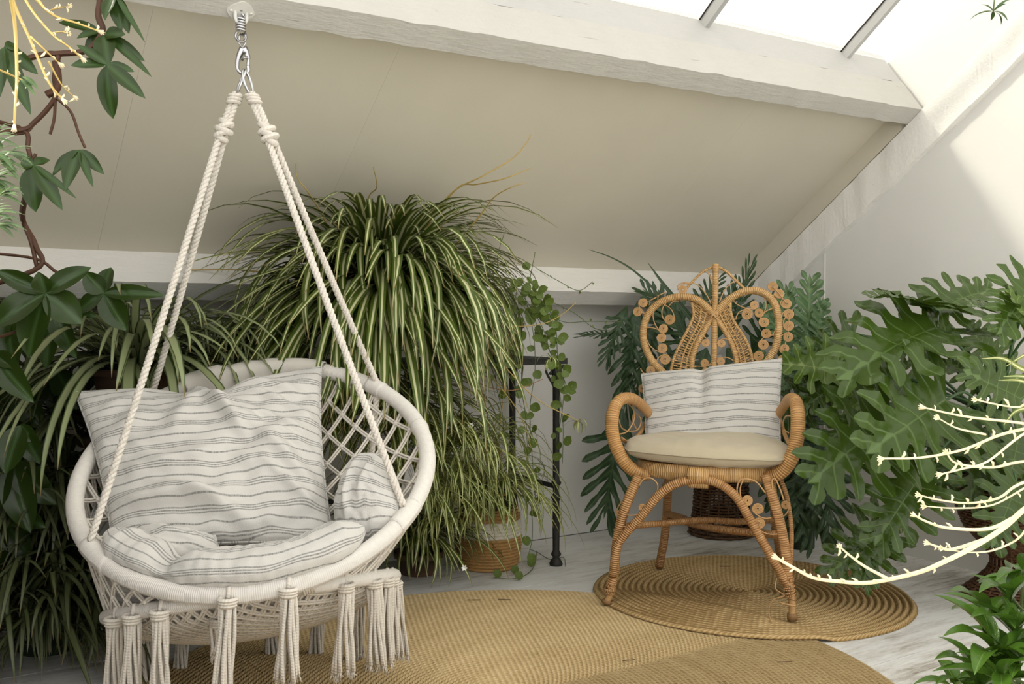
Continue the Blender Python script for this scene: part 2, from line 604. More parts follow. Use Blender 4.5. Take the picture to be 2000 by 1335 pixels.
MT = dict(
    wall=paint_mat('white_wall_paint', (0.72, 0.71, 0.67), 0.42, 0.10, 0.05),
    ceil=paint_mat('cream_ceiling_paint', (0.66, 0.615, 0.505), 0.42, 0.10, 0.06),
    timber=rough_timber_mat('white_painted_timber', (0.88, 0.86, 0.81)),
    purlin=rough_timber_mat('white_purlin_dimmed', (0.54, 0.525, 0.48)),  # white paint, greyed in its colour to hold down the strong light on it
    purlin_top=rough_timber_mat('white_purlin_dimmed_upper', (0.52, 0.51, 0.485)),  # same greying for the upper timber, which catches more sky
    bar=paint_mat('white_glazing_bar', (0.40, 0.40, 0.385), 0.5, 0.1, 0.1),
    floor=floor_mat(),
    joint=plain_mat('dark_floor_joint', (0.10, 0.09, 0.08), 0.9),
    glass=glass_mat(),
    darkwood=plain_mat('dark_brown_wood', (0.05, 0.03, 0.022), 0.6),
    stripe=fabric_mat('striped_cotton', (0.62, 0.60, 0.56)),
    stripe_fine=fabric_mat('striped_cotton_fine', (0.62, 0.60, 0.56), period=0.060),
    throw=fabric_mat('plain_cotton_throw', (0.70, 0.66, 0.59), stripes=False),
    linen=fabric_mat('beige_linen', (0.52, 0.45, 0.315), stripes=False),
    cord=cotton_mat('cotton_cord', (0.76, 0.71, 0.63), wrap=False),
    wrap=cotton_mat('cotton_wrap', (0.78, 0.745, 0.69), wrap=True),
    steel=plain_mat('zinc_steel', (0.55, 0.55, 0.56), 0.32, 1.0, var=0.1, scale=40),
    whitemetal=plain_mat('white_painted_metal', (0.66, 0.65, 0.60), 0.45),
    rattan=rattan_mat('wrapped_rattan_gold', (0.52, 0.285, 0.10), (0.72, 0.46, 0.20), 0.0062),
    rattan_leg=rattan_mat('wrapped_rattan_amber', (0.36, 0.155, 0.050), (0.64, 0.37, 0.155), 0.0066, 0.9),
    rattan_arm=rattan_mat('wrapped_rattan_honey', (0.50, 0.235, 0.070), (0.70, 0.41, 0.16), 0.0068, 0.8),
    cane=plain_mat('bare_cane', (0.52, 0.31, 0.135), 0.42, var=0.2, scale=60),
    cane_old=plain_mat('cut_cane_end', (0.25, 0.14, 0.055), 0.6, var=0.3, scale=60),
    jute=jute_mat('braided_jute_pale', 0.0135, 0.05, (0.26, 0.165, 0.070), (0.53, 0.385, 0.190), (0.78, 0.62, 0.38)),
    jute_ring=jute_mat('coiled_jute_brown', 0.0208, 0.16, (0.15, 0.085, 0.030), (0.42, 0.275, 0.115), (0.70, 0.52, 0.28)),
    iron=plain_mat('rusty_black_iron', (0.030, 0.030, 0.026), 0.6, 0.3, var=0.6, scale=70, bump=0.6),
    wicker=plain_mat('dark_wicker', (0.10, 0.048, 0.020), 0.55, var=0.4, scale=50),
    seagrass=plain_mat('seagrass', (0.42, 0.24, 0.085), 0.75, var=0.35, scale=45),
    seagrass_white=plain_mat('white_seagrass', (0.72, 0.68, 0.58), 0.8, var=0.15, scale=45),
    pot=plain_mat('dark_green_glaze', (0.016, 0.030, 0.014), 0.35, var=0.3),
    potwhite=plain_mat('white_ceramic', (0.80, 0.79, 0.76), 0.3, var=0.05),
    terra=plain_mat('brown_clay', (0.10, 0.055, 0.035), 0.8, var=0.3),
    soil=plain_mat('soil', (0.035, 0.025, 0.018), 0.95, var=0.4, scale=80, bump=0.6),
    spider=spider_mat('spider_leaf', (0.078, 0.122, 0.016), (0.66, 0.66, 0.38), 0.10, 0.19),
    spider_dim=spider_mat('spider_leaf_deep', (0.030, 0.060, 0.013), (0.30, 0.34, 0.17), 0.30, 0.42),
    spider_shade=spider_mat('spider_leaf_shaded', (0.014, 0.028, 0.007), (0.11, 0.13, 0.055), 0.30, 0.42),  # striped leaf with the left corner's shade put into both colours
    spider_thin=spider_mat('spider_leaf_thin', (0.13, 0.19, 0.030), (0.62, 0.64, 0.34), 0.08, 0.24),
    runner=plain_mat('straw_runner', (0.46, 0.33, 0.10), 0.6, var=0.25, scale=40),
    runner_red=plain_mat('brown_runner', (0.30, 0.16, 0.06), 0.6, var=0.3, scale=40),
    bark=plain_mat('red_brown_vine', (0.085, 0.038, 0.020), 0.6, var=0.4, scale=40),
    phil=leaf_mat('philodendron_leaf', (0.030, 0.064, 0.007), (0.062, 0.108, 0.012), (0.13, 0.21, 0.06), 0.010, 0.26, 0.14),
    phil_pale=leaf_mat('philodendron_leaf_pale', (0.06, 0.115, 0.012), (0.11, 0.18, 0.022), (0.27, 0.37, 0.11), 0.014, 0.32, 0.2),
    pedate=leaf_mat('pedate_leaf', (0.018, 0.040, 0.006), (0.036, 0.068, 0.009), (0.06, 0.12, 0.035), 0.03, 0.30, 0.12),
    fern=leaf_mat('strap_fern_leaf', (0.022, 0.055, 0.022), (0.050, 0.095, 0.036), (0.10, 0.16, 0.075), 0.012, 0.40, 0.12),
    fern_bright=leaf_mat('fern_leaf_bright', (0.075, 0.145, 0.060), (0.12, 0.21, 0.085), (0.19, 0.28, 0.12), 0.012, 0.40, 0.2),
    coin=leaf_mat('round_vine_leaf', (0.10, 0.155, 0.025), (0.16, 0.23, 0.045), (0.23, 0.36, 0.12), 0.02, 0.40, 0.2),
    trad=leaf_mat('glossy_lance_leaf', (0.036, 0.10, 0.012), (0.085, 0.175, 0.022), (0.18, 0.28, 0.08), 0.05, 0.22, 0.2),
    stalk=plain_mat('pale_flower_stalk', (0.86, 0.74, 0.48), 0.6, var=0.15, scale=30),
    stalk_pink=plain_mat('pink_flower_stalk', (0.76, 0.60, 0.46), 0.6, var=0.15, scale=30),
    stalk_gold=plain_mat('golden_flower_stalk', (0.60, 0.43, 0.13), 0.6, var=0.15, scale=30),
    petiole=plain_mat('green_petiole', (0.045, 0.105, 0.03), 0.4, var=0.25),
    greenstem=plain_mat('green_stem', (0.10, 0.15, 0.045), 0.5, var=0.25),
    bud=plain_mat('cream_bud', (0.88, 0.76, 0.50), 0.6, var=0.1),
    flower=plain_mat('white_flower', (0.85, 0.85, 0.80), 0.6, var=0.05),
)

# ------------------------------------------------------------------ the room
XR, YB, XL, YF = 3.367, 3.355, -0.75, -0.7
S = 0.74                                     # roof pitch: the height falls by this much per metre towards the back wall
NY, NZ = 0.595, 0.804                        # outward normal of the roof (y, z)
DY, DZ = 0.804, -0.595                       # down the slope (y, z)
C_CEIL, C_GLASS, C_RAFT = 3.50, 3.742, 3.232
PY, PZ = 2.286, 1.7055                       # lower front edge of the purlin

def zc(c, y):
    return c - S * y

floor = tag(MB().box((XL - 0.1, YF, -0.08), (XR + 0.1, YB + 0.08, -0.012)).build('floor', MT['joint'], flat=True), kind='structure')
PW = 0.285
pm = MB().box((XL, -PW / 2 + 0.0012, -0.012), (XR, PW / 2 - 0.0012, 0.0)).mesh('plank', MT['floor'], flat=True)
y = YB - PW / 2 - 0.012
while y > YF:
    inst('plank', pm, floor, Matrix.Translation((0, y, 0)))
    y -= PW

tag(MB().box((XL - 0.1, YB, 0), (XR + 0.1, YB + 0.08, 1.0)).build('wall_back', MT['wall'], flat=True), 'white knee wall', kind='structure')

def side_wall(name, x0, x1):
    return tag(MB().prism_x([(YB + 0.08, 0), (YF, 0), (YF, zc(C_GLASS, YF)), (YB + 0.08, zc(C_GLASS, YB + 0.08))], x0, x1).build(name, MT['wall'], flat=True), kind='structure')
tag(MB().box((XL - 0.08, YF - 0.08, 0), (XR + 0.08, YF, 0.12)).build('wall_rear', MT['wall'], flat=True), kind='structure')
wr = side_wall('wall_right', XR, XR + 0.08)
tag(MB().box((-0.40, 0.4, 0), (-0.32, YB, 1.25)).build('left_shade_partition', MT['darkwood'], flat=True), 'added low dark partition, out of view, shading the left side', kind='structure')  # added outside the view to keep daylight off the left side
seam_y = 2.757
MB().tube([(XR, seam_y, 0.21), (XR, seam_y, zc(C_RAFT, seam_y) + 0.02)], 0.0035, 6).build('cover_bead', MT['wall'], wr)
tag(MB().box((XR - 0.018, 0.3, 0), (XR, YB, 0.20)).build('baseboard_right', MT['wall'], flat=True), kind='structure')

CY1 = PY + 0.085
ceil = tag(MB().prism_x([(YB + 0.05, zc(C_CEIL + 0.02, YB + 0.05)), (CY1, zc(C_CEIL + 0.02, CY1)), (CY1 + 0.06, zc(C_CEIL + 0.10, CY1 + 0.06)), (YB + 0.1, zc(C_CEIL + 0.10, YB + 0.1))], XL, XR).build('ceiling', MT['ceil'], flat=True), kind='structure')
cn = np.array([0, S, 1.0])
cuts = [XL] + [float(hit(px, py, np.array([0, 0, C_CEIL]), cn)[0]) for px, py in ((243, 260), (672, 330), (1400, 302))] + [XR]
for a, b in zip(cuts, cuts[1:]):
    MB().prism_x([(YB + 0.05, zc(C_CEIL, YB + 0.05)), (CY1, zc(C_CEIL, CY1)), (CY1, zc(C_CEIL + 0.019, CY1)), (YB + 0.05, zc(C_CEIL + 0.019, YB + 0.05))], a + 0.0002, b - 0.0002).build('panel', MT['ceil'], ceil, flat=True)

def sec(y, z, *steps):
    """section polygon: start, then (along slope, outward) steps from the start"""
    return [(y + DY * a + NY * n, z + DZ * a + NZ * n) for a, n in steps]

# purlin: two stacked timbers squared to the roof slope
purlin = thing('trim_1', None, None, (0, PY, PZ), kind='structure')
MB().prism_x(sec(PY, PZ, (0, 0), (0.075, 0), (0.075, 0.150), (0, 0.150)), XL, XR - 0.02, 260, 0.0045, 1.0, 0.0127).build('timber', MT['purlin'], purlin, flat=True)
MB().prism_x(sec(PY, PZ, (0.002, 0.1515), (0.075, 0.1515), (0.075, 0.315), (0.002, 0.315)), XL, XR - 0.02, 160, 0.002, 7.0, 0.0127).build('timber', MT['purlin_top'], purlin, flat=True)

def prism_slope(name, c0, c1, y0, y1, x0, x1, mat, parent=None, n=80, jit=0.003, seed=0.0):
    """timber lying along the slope"""
    V, Fc = [], []
    for i in range(n + 1):
        yy = lerp(y0, y1, i / n)
        for k, (x, c) in enumerate(((x0, c0), (x1, c0), (x1, c1), (x0, c1))):
            j = jit * noise.noise(Vector((yy * 16, k * 4.3 + seed, seed)))
            V.append((x + (j if x == x0 else 0), yy, zc(c, yy) + (jit * noise.noise(Vector((yy * 11, k * 2.1, seed + 5))) if c == c0 else 0)))
    for i in range(n):
        for k in range(4):
            a, b = i * 4 + k, i * 4 + (k + 1) % 4
            Fc.append((a, b, b + 4, a + 4))
    Fc += [(3, 2, 1, 0), (n * 4, n * 4 + 1, n * 4 + 2, n * 4 + 3)]
    return MB().add(V, Fc).build(name, mat, parent, flat=True)

rafter = thing('trim_2', None, None, (XR, 2.2, zc(C_RAFT, 2.2)), kind='structure')
prism_slope('timber', C_RAFT, C_RAFT + 0.165, YB, 1.30, XR - 0.030, XR, MT['timber'], rafter, 130, 0.007, 2.0)
prism_slope('cover_board', C_RAFT + 0.172, C_CEIL + 0.03, YB, PY + 0.09, XR - 0.026, XR, MT['ceil'], rafter, 60, 0.001, 4.0)

plate = tag(MB().prism_x(sec(3.141, 1.025, (0, 0), (0.086, 0), (0.086, 0.14), (0, 0.14)), XL, XR - 0.02, 120, 0.002, 11.0).build('trim_3', MT['timber'], flat=True), kind='structure')
tag(MB().box((XL, YB - 0.03, 0.895), (0.62, YB, 0.965)).build('trim_4', MT['darkwood'], flat=True), kind='structure')

# roof lights above the purlin
win = thing('window_1', None, None, (1.2, 2.3, 1.95), kind='structure')
gy = PY + NY * 0.282
gz = PZ + NZ * 0.282
bx = [float(hit(px, py, np.array([0, gy, 0]), np.array([0, 1.0, 0]))[0]) for px, py in ((1374, 40), (1648, 98))]
gap = bx[1] - bx[0]
bars = []
x = bx[1] + gap
while x > XL:
    if x < XR - 0.2:
        bars.append(x)
    x -= gap
bars.sort()
def sl(y0, c, y):
    return zc(c, y)
for x in bars:
    a = [(x - 0.017, 0.0), (x + 0.017, 0.0), (x + 0.009, -0.045), (x - 0.009, -0.045)]
    V = []
    for yy in (gy + 0.01, YF):
        for xx, dz in a:
            V.append((xx, yy, zc(C_GLASS, yy) + dz))
    br = MB().add(V, [(0, 1, 2, 3), (7, 6, 5, 4), (0, 4, 5, 1), (1, 5, 6, 2), (2, 6, 7, 3), (3, 7, 4, 0)]).build('glazing_bar', MT['bar'], win, flat=True)
    MB().tube([(x - 0.0175, yy, zc(C_GLASS, yy) - 0.002 + 0.0015 * math.sin(40 * yy)) for yy in np.linspace(gy, YF, 60)], 0.0032, 5).build('grime_line', MT['soil'], br)
edges = [XL] + bars + [XR]
for a, b in zip(edges, edges[1:]):
    yy = gy + 0.05
    while yy > YF + 0.02:
        y2 = max(YF, yy - 1.3)
        V = [(a + 0.004, yy, zc(C_GLASS, yy) + 0.004), (b - 0.004, yy, zc(C_GLASS, yy) + 0.004), (b - 0.004, y2, zc(C_GLASS, y2) + 0.004), (a + 0.004, y2, zc(C_GLASS, y2) + 0.004)]
        MB().add(V, [(0, 1, 2, 3)]).build('pane', MT['glass'], win, flat=True)
        yy = y2 - 0.004

# ------------------------------------------------------------------ hanging chair
KS = 1.0345
def ats(px, py, d):
    return at(px, py, d * KS)

HC = CAM + KS * (np.array([0.738, 2.209, 0.572]) - CAM)
HA = norm(np.array([0.8826, -0.4687, 0.038]))
HB = np.array([0.3799, 0.7583, 0.5298]); HB = norm(HB - HA * (HA @ HB))
HR = 0.391 * KS
HN = norm(np.cross(HA, HB))                       # out of the hoop, up and forward
LC = at(500, 1163, 2.26 * KS)
LA = norm(RT + 0.150 * ZV)
LB = FH - 0.255 * ZV; LB = norm(LB - LA * (LA @ LB))
LR = 0.318 * KS

def hoop_u(a, r=HR):
    return HC + r * (math.cos(a) * HA + math.sin(a) * HB)

def hoop_l(a, r=LR):
    return LC + r * (math.cos(a) * LA + math.sin(a) * LB)

def proj(p):
    q = A3(p) - CAM
    d = q @ FW
    return 1000 + FPX * (q @ RT) / d, 667.5 - FPX * (q @ UP) / d

_NEAR = {}
def nearest(fn, px, py, lo=0.0):
    """angle on a hoop that is seen closest to a pixel"""
    if fn not in _NEAR:
        _NEAR[fn] = [(2 * PI * k / 720, proj(fn(2 * PI * k / 720))) for k in range(720)]
    return min([e for e in _NEAR[fn] if e[0] >= lo], key=lambda e: (e[1][0] - px) ** 2 + (e[1][1] - py) ** 2)[0]

swing = thing('hanging_chair', 'white macrame hanging chair with knotted tassels, slung from the ceiling beam', 'hanging chair', (LC[0], LC[1], 0.2))
N = 96
MB().tube([hoop_u(2 * PI * k / N) for k in range(N)], 0.0198, 14, closed=True).build('hoop', MT['wrap'], swing)
MB().tube([hoop_l(2 * PI * k / N) for k in range(N)], 0.0165, 14, closed=True).build('hoop', MT['wrap'], swing)

# side and back net between the two hoops: diamonds of doubled cord with knots
def net_pt(a, t):
    """t 0 at the upper hoop, 1 at the seat; the back part is drawn in towards the seat cushion"""
    k = sstep(-0.55, 0.15, math.sin(a))
    end = hoop_l(a, LR * (1 - 0.30 * k)) + ZV * 0.02 * k
    p = lerp(hoop_u(a, HR), end, t)
    out = norm(np.array([p[0] - LC[0], p[1] - LC[1], 0]))
    return p + out * 0.035 * math.sin(PI * t) * k - HN * 0.03 * math.sin(PI * t) * k

net = MB()
NS = 40
def cord(path, doubled=True, r=0.0028):
    P = [A3(p) for p in path]
    if doubled:
        for s in (-1, 1):
            Q = []
            m = len(P) - 1
            for i, p in enumerate(P):
                tdir = norm(P[min(i + 1, m)] - P[max(i - 1, 0)])
                side = norm(np.cross(tdir, np.array([0.2, 0.9, 0.1])))
                Q.append(p + side * s * r * 0.95)
            net.tube(Q, r, 5, cap=False)
    else:
        net.tube(P, r, 5, cap=False)
for k in range(NS):                                   # the front, between the two hoops
    a0 = 2 * PI * k / NS
    if math.sin(a0) > 0.25:
        continue
    rows = 3
    for sgn in (-1, 1):
        cord([net_pt(a0 + sgn * 2 * PI / NS * rows * (j / 9) * 0.5, j / 9) for j in range(10)])
    for j in range(1, rows):
        net.lathe([(0.0, -0.006), (0.0055, -0.003), (0.0055, 0.003), (0, 0.006)], net_pt(a0 + (2 * PI / NS) * 0.5 * (j % 2), j / rows), 6)
net.build('side_net', MT['cord'], swing)
# the back: diamonds of doubled cord, bellied behind the upper hoop
net = MB()
def belly(u, v):
    r2 = min(1.0, u * u + v * v)
    return HC + HR * (u * HA + v * HB) - HN * 0.15 * (1 - r2) ** 0.75
CELL = 0.180
SL = 1.25                                              # diamonds a little taller than wide
lines = []
for sgn in (-1, 1):
    k = -20
    while k <= 20:
        c = (k + 0.5) * CELL
        k += 1
        pts = []
        for j in range(121):
            v = -0.75 + 1.75 * j / 120
            u = c + sgn * v / SL
            if u * u + v * v < 0.997 and v > -0.72:
                pts.append((u, v))
        if len(pts) > 4:
            cord([belly(*q) for q in pts[::3] + [pts[-1]]], True, 0.0031)
for i in range(-14, 15):
    for j in range(-14, 15):
        u, v = ((i + j + 1) * 0.5) * CELL, (i - j) * 0.5 * CELL * SL
        if u * u + v * v < 0.97 and v > -0.7:
            net.lathe([(0.0, -0.006), (0.0068, -0.004), (0.0076, 0.0), (0.0068, 0.004), (0, 0.006)], belly(u, v), 6)
net.build('back_net', MT['cord'], swing)

# seat net: the sagging bottom inside the lower hoop
net = MB()
def bowl(x, y):
    r2 = x * x + y * y
    return LC + LR * (x * LA + y * LB) - ZV * 0.100 * (1 - r2) ** 0.6
G = 15
for i in range(-G, G + 1):
    c = i / (G + 0.5)
    h = math.sqrt(max(0, 1 - c * c))
    for diag in (0, 1):
        path = []
        for j in range(17):
            s = lerp(-h, h, j / 16) * 0.999
            x, yv = (c * 0.7071 - s * 0.7071, c * 0.7071 + s * 0.7071) if diag else (c * 0.7071 + s * 0.7071, -c * 0.7071 + s * 0.7071)
            path.append(bowl(x, yv))
        cord(path, True, 0.0030)
net.build('seat_net', MT['cord'], swing)

# lashings that bind the two hoops where they come close
def lashing(a):
    m = MB()
    p, q = hoop_u(a), hoop_l(nearest(hoop_l, *proj(hoop_u(a))))
    ax = norm(hoop_u(a + 0.02) - p)
    for k in range(5):
        o = ax * (k - 2) * 0.0052
        d = q - p
        side = norm(np.cross(d, ax))
        loop = []
        for j in range(20):
            b = 2 * PI * j / 20
            c = lerp(p, q, 0.5 - 0.5 * math.cos(b))
            loop.append(c + o + side * 0.019 * math.sin(b) - norm(d) * 0.018 * math.cos(b))
        m.tube(loop, 0.0027, 5, closed=True)
    return m.build('lashing', MT['cord'], swing)

for px, py in ((440, 1160), (598, 1132)):
    lashing(nearest(hoop_u, px, py))
def binding(a, fn, half, r):
    n = 9
    MB().tube([fn(a + half * (k / n - 0.5)) for k in range(n + 1)], r, 12).build('binding', MT['wrap'], swing)
for px, py, h in ((735, 757, 0.12), (793, 1010, 0.20), (190, 1085, 0.22), (640, 728, 0.05), (812, 840, 0.05)):
    binding(nearest(hoop_u, px, py), hoop_u, h, 0.0218)

# ropes
APEX_L, APEX_R = ats(463, 180, 2.262), ats(489, 180, 2.262)
KN_L, KN_R = ats(437, 255, 2.262), ats(524, 262, 2.262)
a_lf, a_lb = nearest(hoop_u, 172, 1072), nearest(hoop_u, 215, 840)
a_rf, a_rb = nearest(hoop_u, 800, 1004), nearest(hoop_u, 738, 757)
def hang_rope(p, q, sag=0.006):
    P = []
    for k in range(9):
        t = k / 8
        P.append(lerp(p, q, t) - ZV * sag * math.sin(PI * t))
    MB().rope(P, 0.0088, 0.040, 3, 6).build('rope', MT['cord'], swing)
side = RT * 0.006
hang_rope(KN_L - side, hoop_u(a_lf, HR - 0.004) + HN * 0.018)
hang_rope(KN_L + side, ats(300, 760, 2.46))
hang_rope(ats(300, 760, 2.46), hoop_u(a_lb), 0)
hang_rope(KN_R + side, hoop_u(a_rb) + ZV * 0.012)
hang_rope(KN_R - side, hoop_u(a_rf, HR - 0.01) + HN * 0.020)
hang_rope(hoop_u(a_rb) - ZV * 0.01, hoop_l(0.9) + ZV * 0.03, 0.0)
for ap, kn in ((APEX_L, KN_L), (APEX_R, KN_R)):
    m = MB()
    d = norm(kn - ap)
    for s in (-1, 1):
        m.rope([ap + side * 0.5 * s, lerp(ap, kn, 0.5) + side * 0.9 * s, kn + side * 0.6 * s], 0.0085, 0.03, 3, 6)
    for k in range(3):
        m.tube([ap + d * (0.010 + 0.008 * k) + 0.0135 * (math.cos(b) * RT + math.sin(b) * FH) for b in np.linspace(0, 2 * PI, 14, endpoint=False)], 0.005, 6, closed=True)
    m.build('rope_loop', MT['cord'], swing)
    m = MB()
    for k in range(5):
        c = kn + d * (k - 2) * 0.0095
        tilt = 0.006 * (1 if k % 2 else -1)
        rr = (0.0115, 0.0150, 0.0160, 0.0150, 0.0105)[k]
        m.tube([c + rr * (math.cos(b) * RT + math.sin(b) * FH) + ZV * tilt * math.cos(b) for b in np.linspace(0, 2 * PI, 16, endpoint=False)], 0.0078, 7, closed=True)
    m.build('knot', MT['cord'], swing)
# steel rings at the top of the loops
CL = ats(478, 141, 2.262)
for ap, tilt in ((APEX_L, -0.5), (APEX_R, 0.4)):
    d = norm(ap - CL)
    sidev = norm(FH + RT * tilt)
    mid = lerp(CL, ap, 0.5)
    L = float(np.linalg.norm(ap - CL)) * 0.5 + 0.006
    MB().tube([mid + d * L * math.cos(b) + sidev * 0.014 * math.sin(b) for b in np.linspace(0, 2 * PI, 28, endpoint=False)], 0.0034, 8, closed=True).build('ring', MT['steel'], swing)

# tassels
def tassel(top, length, spread, seed, n=11, mat='cord'):
    rd = random.Random(seed)
    m = MB()
    top = A3(top)
    wig = rd.uniform(-0.01, 0.01)
    for k in range(n):
        a = 2 * PI * k / n + rd.uniform(-0.3, 0.3)
        r0, r1 = 0.013, 0.004 + spread * rd.uniform(0.35, 1.0)
        L = length * 1.10 * rd.uniform(0.92, 1.03)
        P = []
        for j in range(7):
            t = j / 6
            r = r0 + (r1 - r0) * t ** 1.5
            P.append(top + math.cos(a) * r * RT + math.sin(a) * r * 0.8 * FH - ZV * L * t + RT * (wig * t + 0.003 * math.sin(5 * t + k)))
        m.tube(P, [0.0040] * 6 + [0.0050], 6)
        for f in range(6):                                   # frayed ends
            b = rd.uniform(0, 2 * PI)
            q = P[-1]
            m.tube([q + ZV * 0.006, q - ZV * 0.007 + 0.003 * (math.cos(b) * RT + math.sin(b) * FH), q - ZV * rd.uniform(0.010, 0.020) + rd.uniform(0.004, 0.009) * (math.cos(b) * RT + math.sin(b) * FH)], [0.0019, 0.0014, 0.0006], 4)
    for k in range(3):                                       # the collar knot
        m.tube([top + ZV * (0.002 - 0.006 * k) + (0.0165 - 0.001 * k) * (math.cos(b) * RT + math.sin(b) * FH * 0.9) for b in np.linspace(0, 2 * PI, 12, endpoint=False)], 0.0050, 5, closed=True)
    m.tube([top + ZV * 0.0, top + ZV * 0.022 + FH * 0.010, top + ZV * 0.02 + FH * 0.022], 0.005, 6)
    return m.build('tassel', MT[mat], swing)

for i, (px, py, L, sp) in enumerate(((231, 1200, 0.170, 0.017), (268, 1201, 0.172, 0.021), (320, 1186, 0.168, 0.020), (452, 1156, 0.196, 0.022), (569, 1140, 0.165, 0.022), (680, 1133, 0.172, 0.023), (733, 1118, 0.172, 0.018), (756, 1113, 0.170, 0.016), (774, 1104, 0.165, 0.015))):
    fn, rr = (hoop_u, HR) if i in (3, 4) else (hoop_l, LR)
    a = nearest(fn, px, py, PI)
    tassel(fn(a, rr) - ZV * 0.004 - FH * 0.024, L, sp, 40 + i)
for i, a in enumerate((0.30, 0.62, 0.95, 1.35, 1.75, 2.10, 2.45, 2.80)):
    tassel(hoop_l(a, LR + 0.005) - ZV * 0.02, 0.16, 0.020, 70 + i)
tassel(bowl(0.02, -0.88) - ZV * 0.004, 0.065, 0.012, 90, 7)

# hardware on the beam
ey_, ez_ = PY + DY * 0.052, PZ + DZ * 0.052 - 0.0330
HX = 0.744
bn = np.array([0, -NY, -NZ])                        # out of the underside of the purlin
bs = np.array([0, -DY, -DZ])
HP = np.array([HX, ey_, ez_])
hook = thing('ceiling_hook', 'white diamond-shaped hook plate screwed to the underside of the beam', 'hook', HP)
m = MB()
V = []
for h in (0.0, 0.004):
    for k in range(24):
        b = 2 * PI * k / 24
        e = (abs(math.cos(b)) ** 1.4 + abs(math.sin(b)) ** 1.4) ** (-1 / 1.4)
        V.append(HP + bn * h + np.array([1, 0, 0]) * 0.034 * e * math.cos(b) + bs * 0.030 * e * math.sin(b))
m.add(V, [tuple(range(23, -1, -1)), tuple(range(24, 48))] + [(k, (k + 1) % 24, 24 + (k + 1) % 24, 24 + k) for k in range(24)])
m.build('plate', MT['whitemetal'], hook, flat=True)
EYE_C = HP + bn * 0.004 - ZV * 0.010
MB().tube([HP + np.array([0.013, 0, 0]) - ZV * 0.0] + [EYE_C + np.array([math.cos(b) * 0.014, 0, -math.sin(b) * 0.018]) for b in np.linspace(0, PI, 14)] + [HP + np.array([-0.013, 0, 0])], 0.0042, 8).build('eye', MT['whitemetal'], hook)
for s in (-1, 1):
    MB().lathe([(0, 0.006), (0.0035, 0.0055), (0.0045, 0.003)], HP + np.array([s * 0.024, 0, 0]), 10, bn).build('screw', MT['whitemetal'], hook)

spr_top = ats(471, 20, 2.262)
zt, zb_ = float(ats(471, 33, 2.262)[2]), float(ats(471, 60, 2.262)[2])
sx, sy = HP[0], HP[1]
spring = thing('spring', 'short coiled steel spring hanging under the ceiling hook', 'spring', (sx, sy, zb_))
P = []
for k in range(5 * 18 + 1):
    b = 2 * PI * k / 18
    P.append((sx + 0.0095 * math.cos(b), sy + 0.0095 * math.sin(b), lerp(zt, zb_, k / 90)))
MB().tube(P, 0.0031, 8).build('coil', MT['steel'], spring)
MB().tube([(sx + 0.0095, sy, zt), (sx + 0.004, sy, zt + 0.008), (sx, sy + 0.007, zt + 0.020), (sx, sy, zt + 0.026), (sx, sy - 0.007, zt + 0.020), (sx, sy - 0.006, zt + 0.012)], 0.0028, 7).build('hook_end', MT['steel'], spring)
zr = zb_ - 0.013
MB().tube([(sx + 0.0095, sy, zb_)] + [(sx + 0.0125 * math.cos(b), sy, zr - 0.0125 * math.sin(b)) for b in np.linspace(-0.3, PI + 0.9, 16)], 0.0030, 7).build('hook_end', MT['steel'], spring)

cz = [float(ats(474, q, 2.262)[2]) for q in (67, 95, 141)]
crb = thing('carabiner', 'silver swivel snap hook holding the two rope rings', 'snap hook', (sx, sy, cz[2]))
def A2(px, py, off=0.0):
    return at(px, py, float((np.array([sx, sy, 1]) - CAM) @ FH)) + FH * off
MB().tube([A2(471, 66), A2(467, 72), A2(467, 84), A2(474, 94), A2(479, 84), A2(478, 72), A2(473, 66)], 0.0030, 7).build('swivel_eye', MT['steel'], crb)
hk = smooth([A2(474, 94), A2(468, 108), A2(464, 122), A2(464, 134), A2(470, 142), A2(478, 144), A2(485, 138), A2(484, 128)], 5)
MB().tube(hk, [lerp(0.0085, 0.0042, sstep(0, 0.5, k / (len(hk) - 1))) for k in range(len(hk))], 9).build('hook_body', MT['steel'], crb)
MB().tube(smooth([A2(477, 94), A2(482, 105), A2(485, 116), A2(484, 130)], 5), [0.0080] * 5 + [0.0062] * 5 + [0.0040] * 6, 9).build('gate', MT['steel'], crb)
MB().tube([A2(473, 119, -0.006), A2(478, 114, -0.007), A2(486, 113, -0.006)], 0.0032, 7).build('thumb_latch', MT['steel'], crb)

# ------------------------------------------------------------------ cushions and throw
def crease(s, t, x0, y0, x1, y1, w, h):
    """soft ridge along a segment"""
    dx, dy = x1 - x0, y1 - y0
    L2 = dx * dx + dy * dy
    u = max(0, min(1, ((s - x0) * dx + (t - y0) * dy) / L2))
    d = math.hypot(s - x0 - u * dx, t - y0 - u * dy)
    fade = math.sin(PI * min(1, max(0, 0.08 + 0.92 * u))) ** 0.6
    return h * fade * math.exp(-(d / w) ** 2)

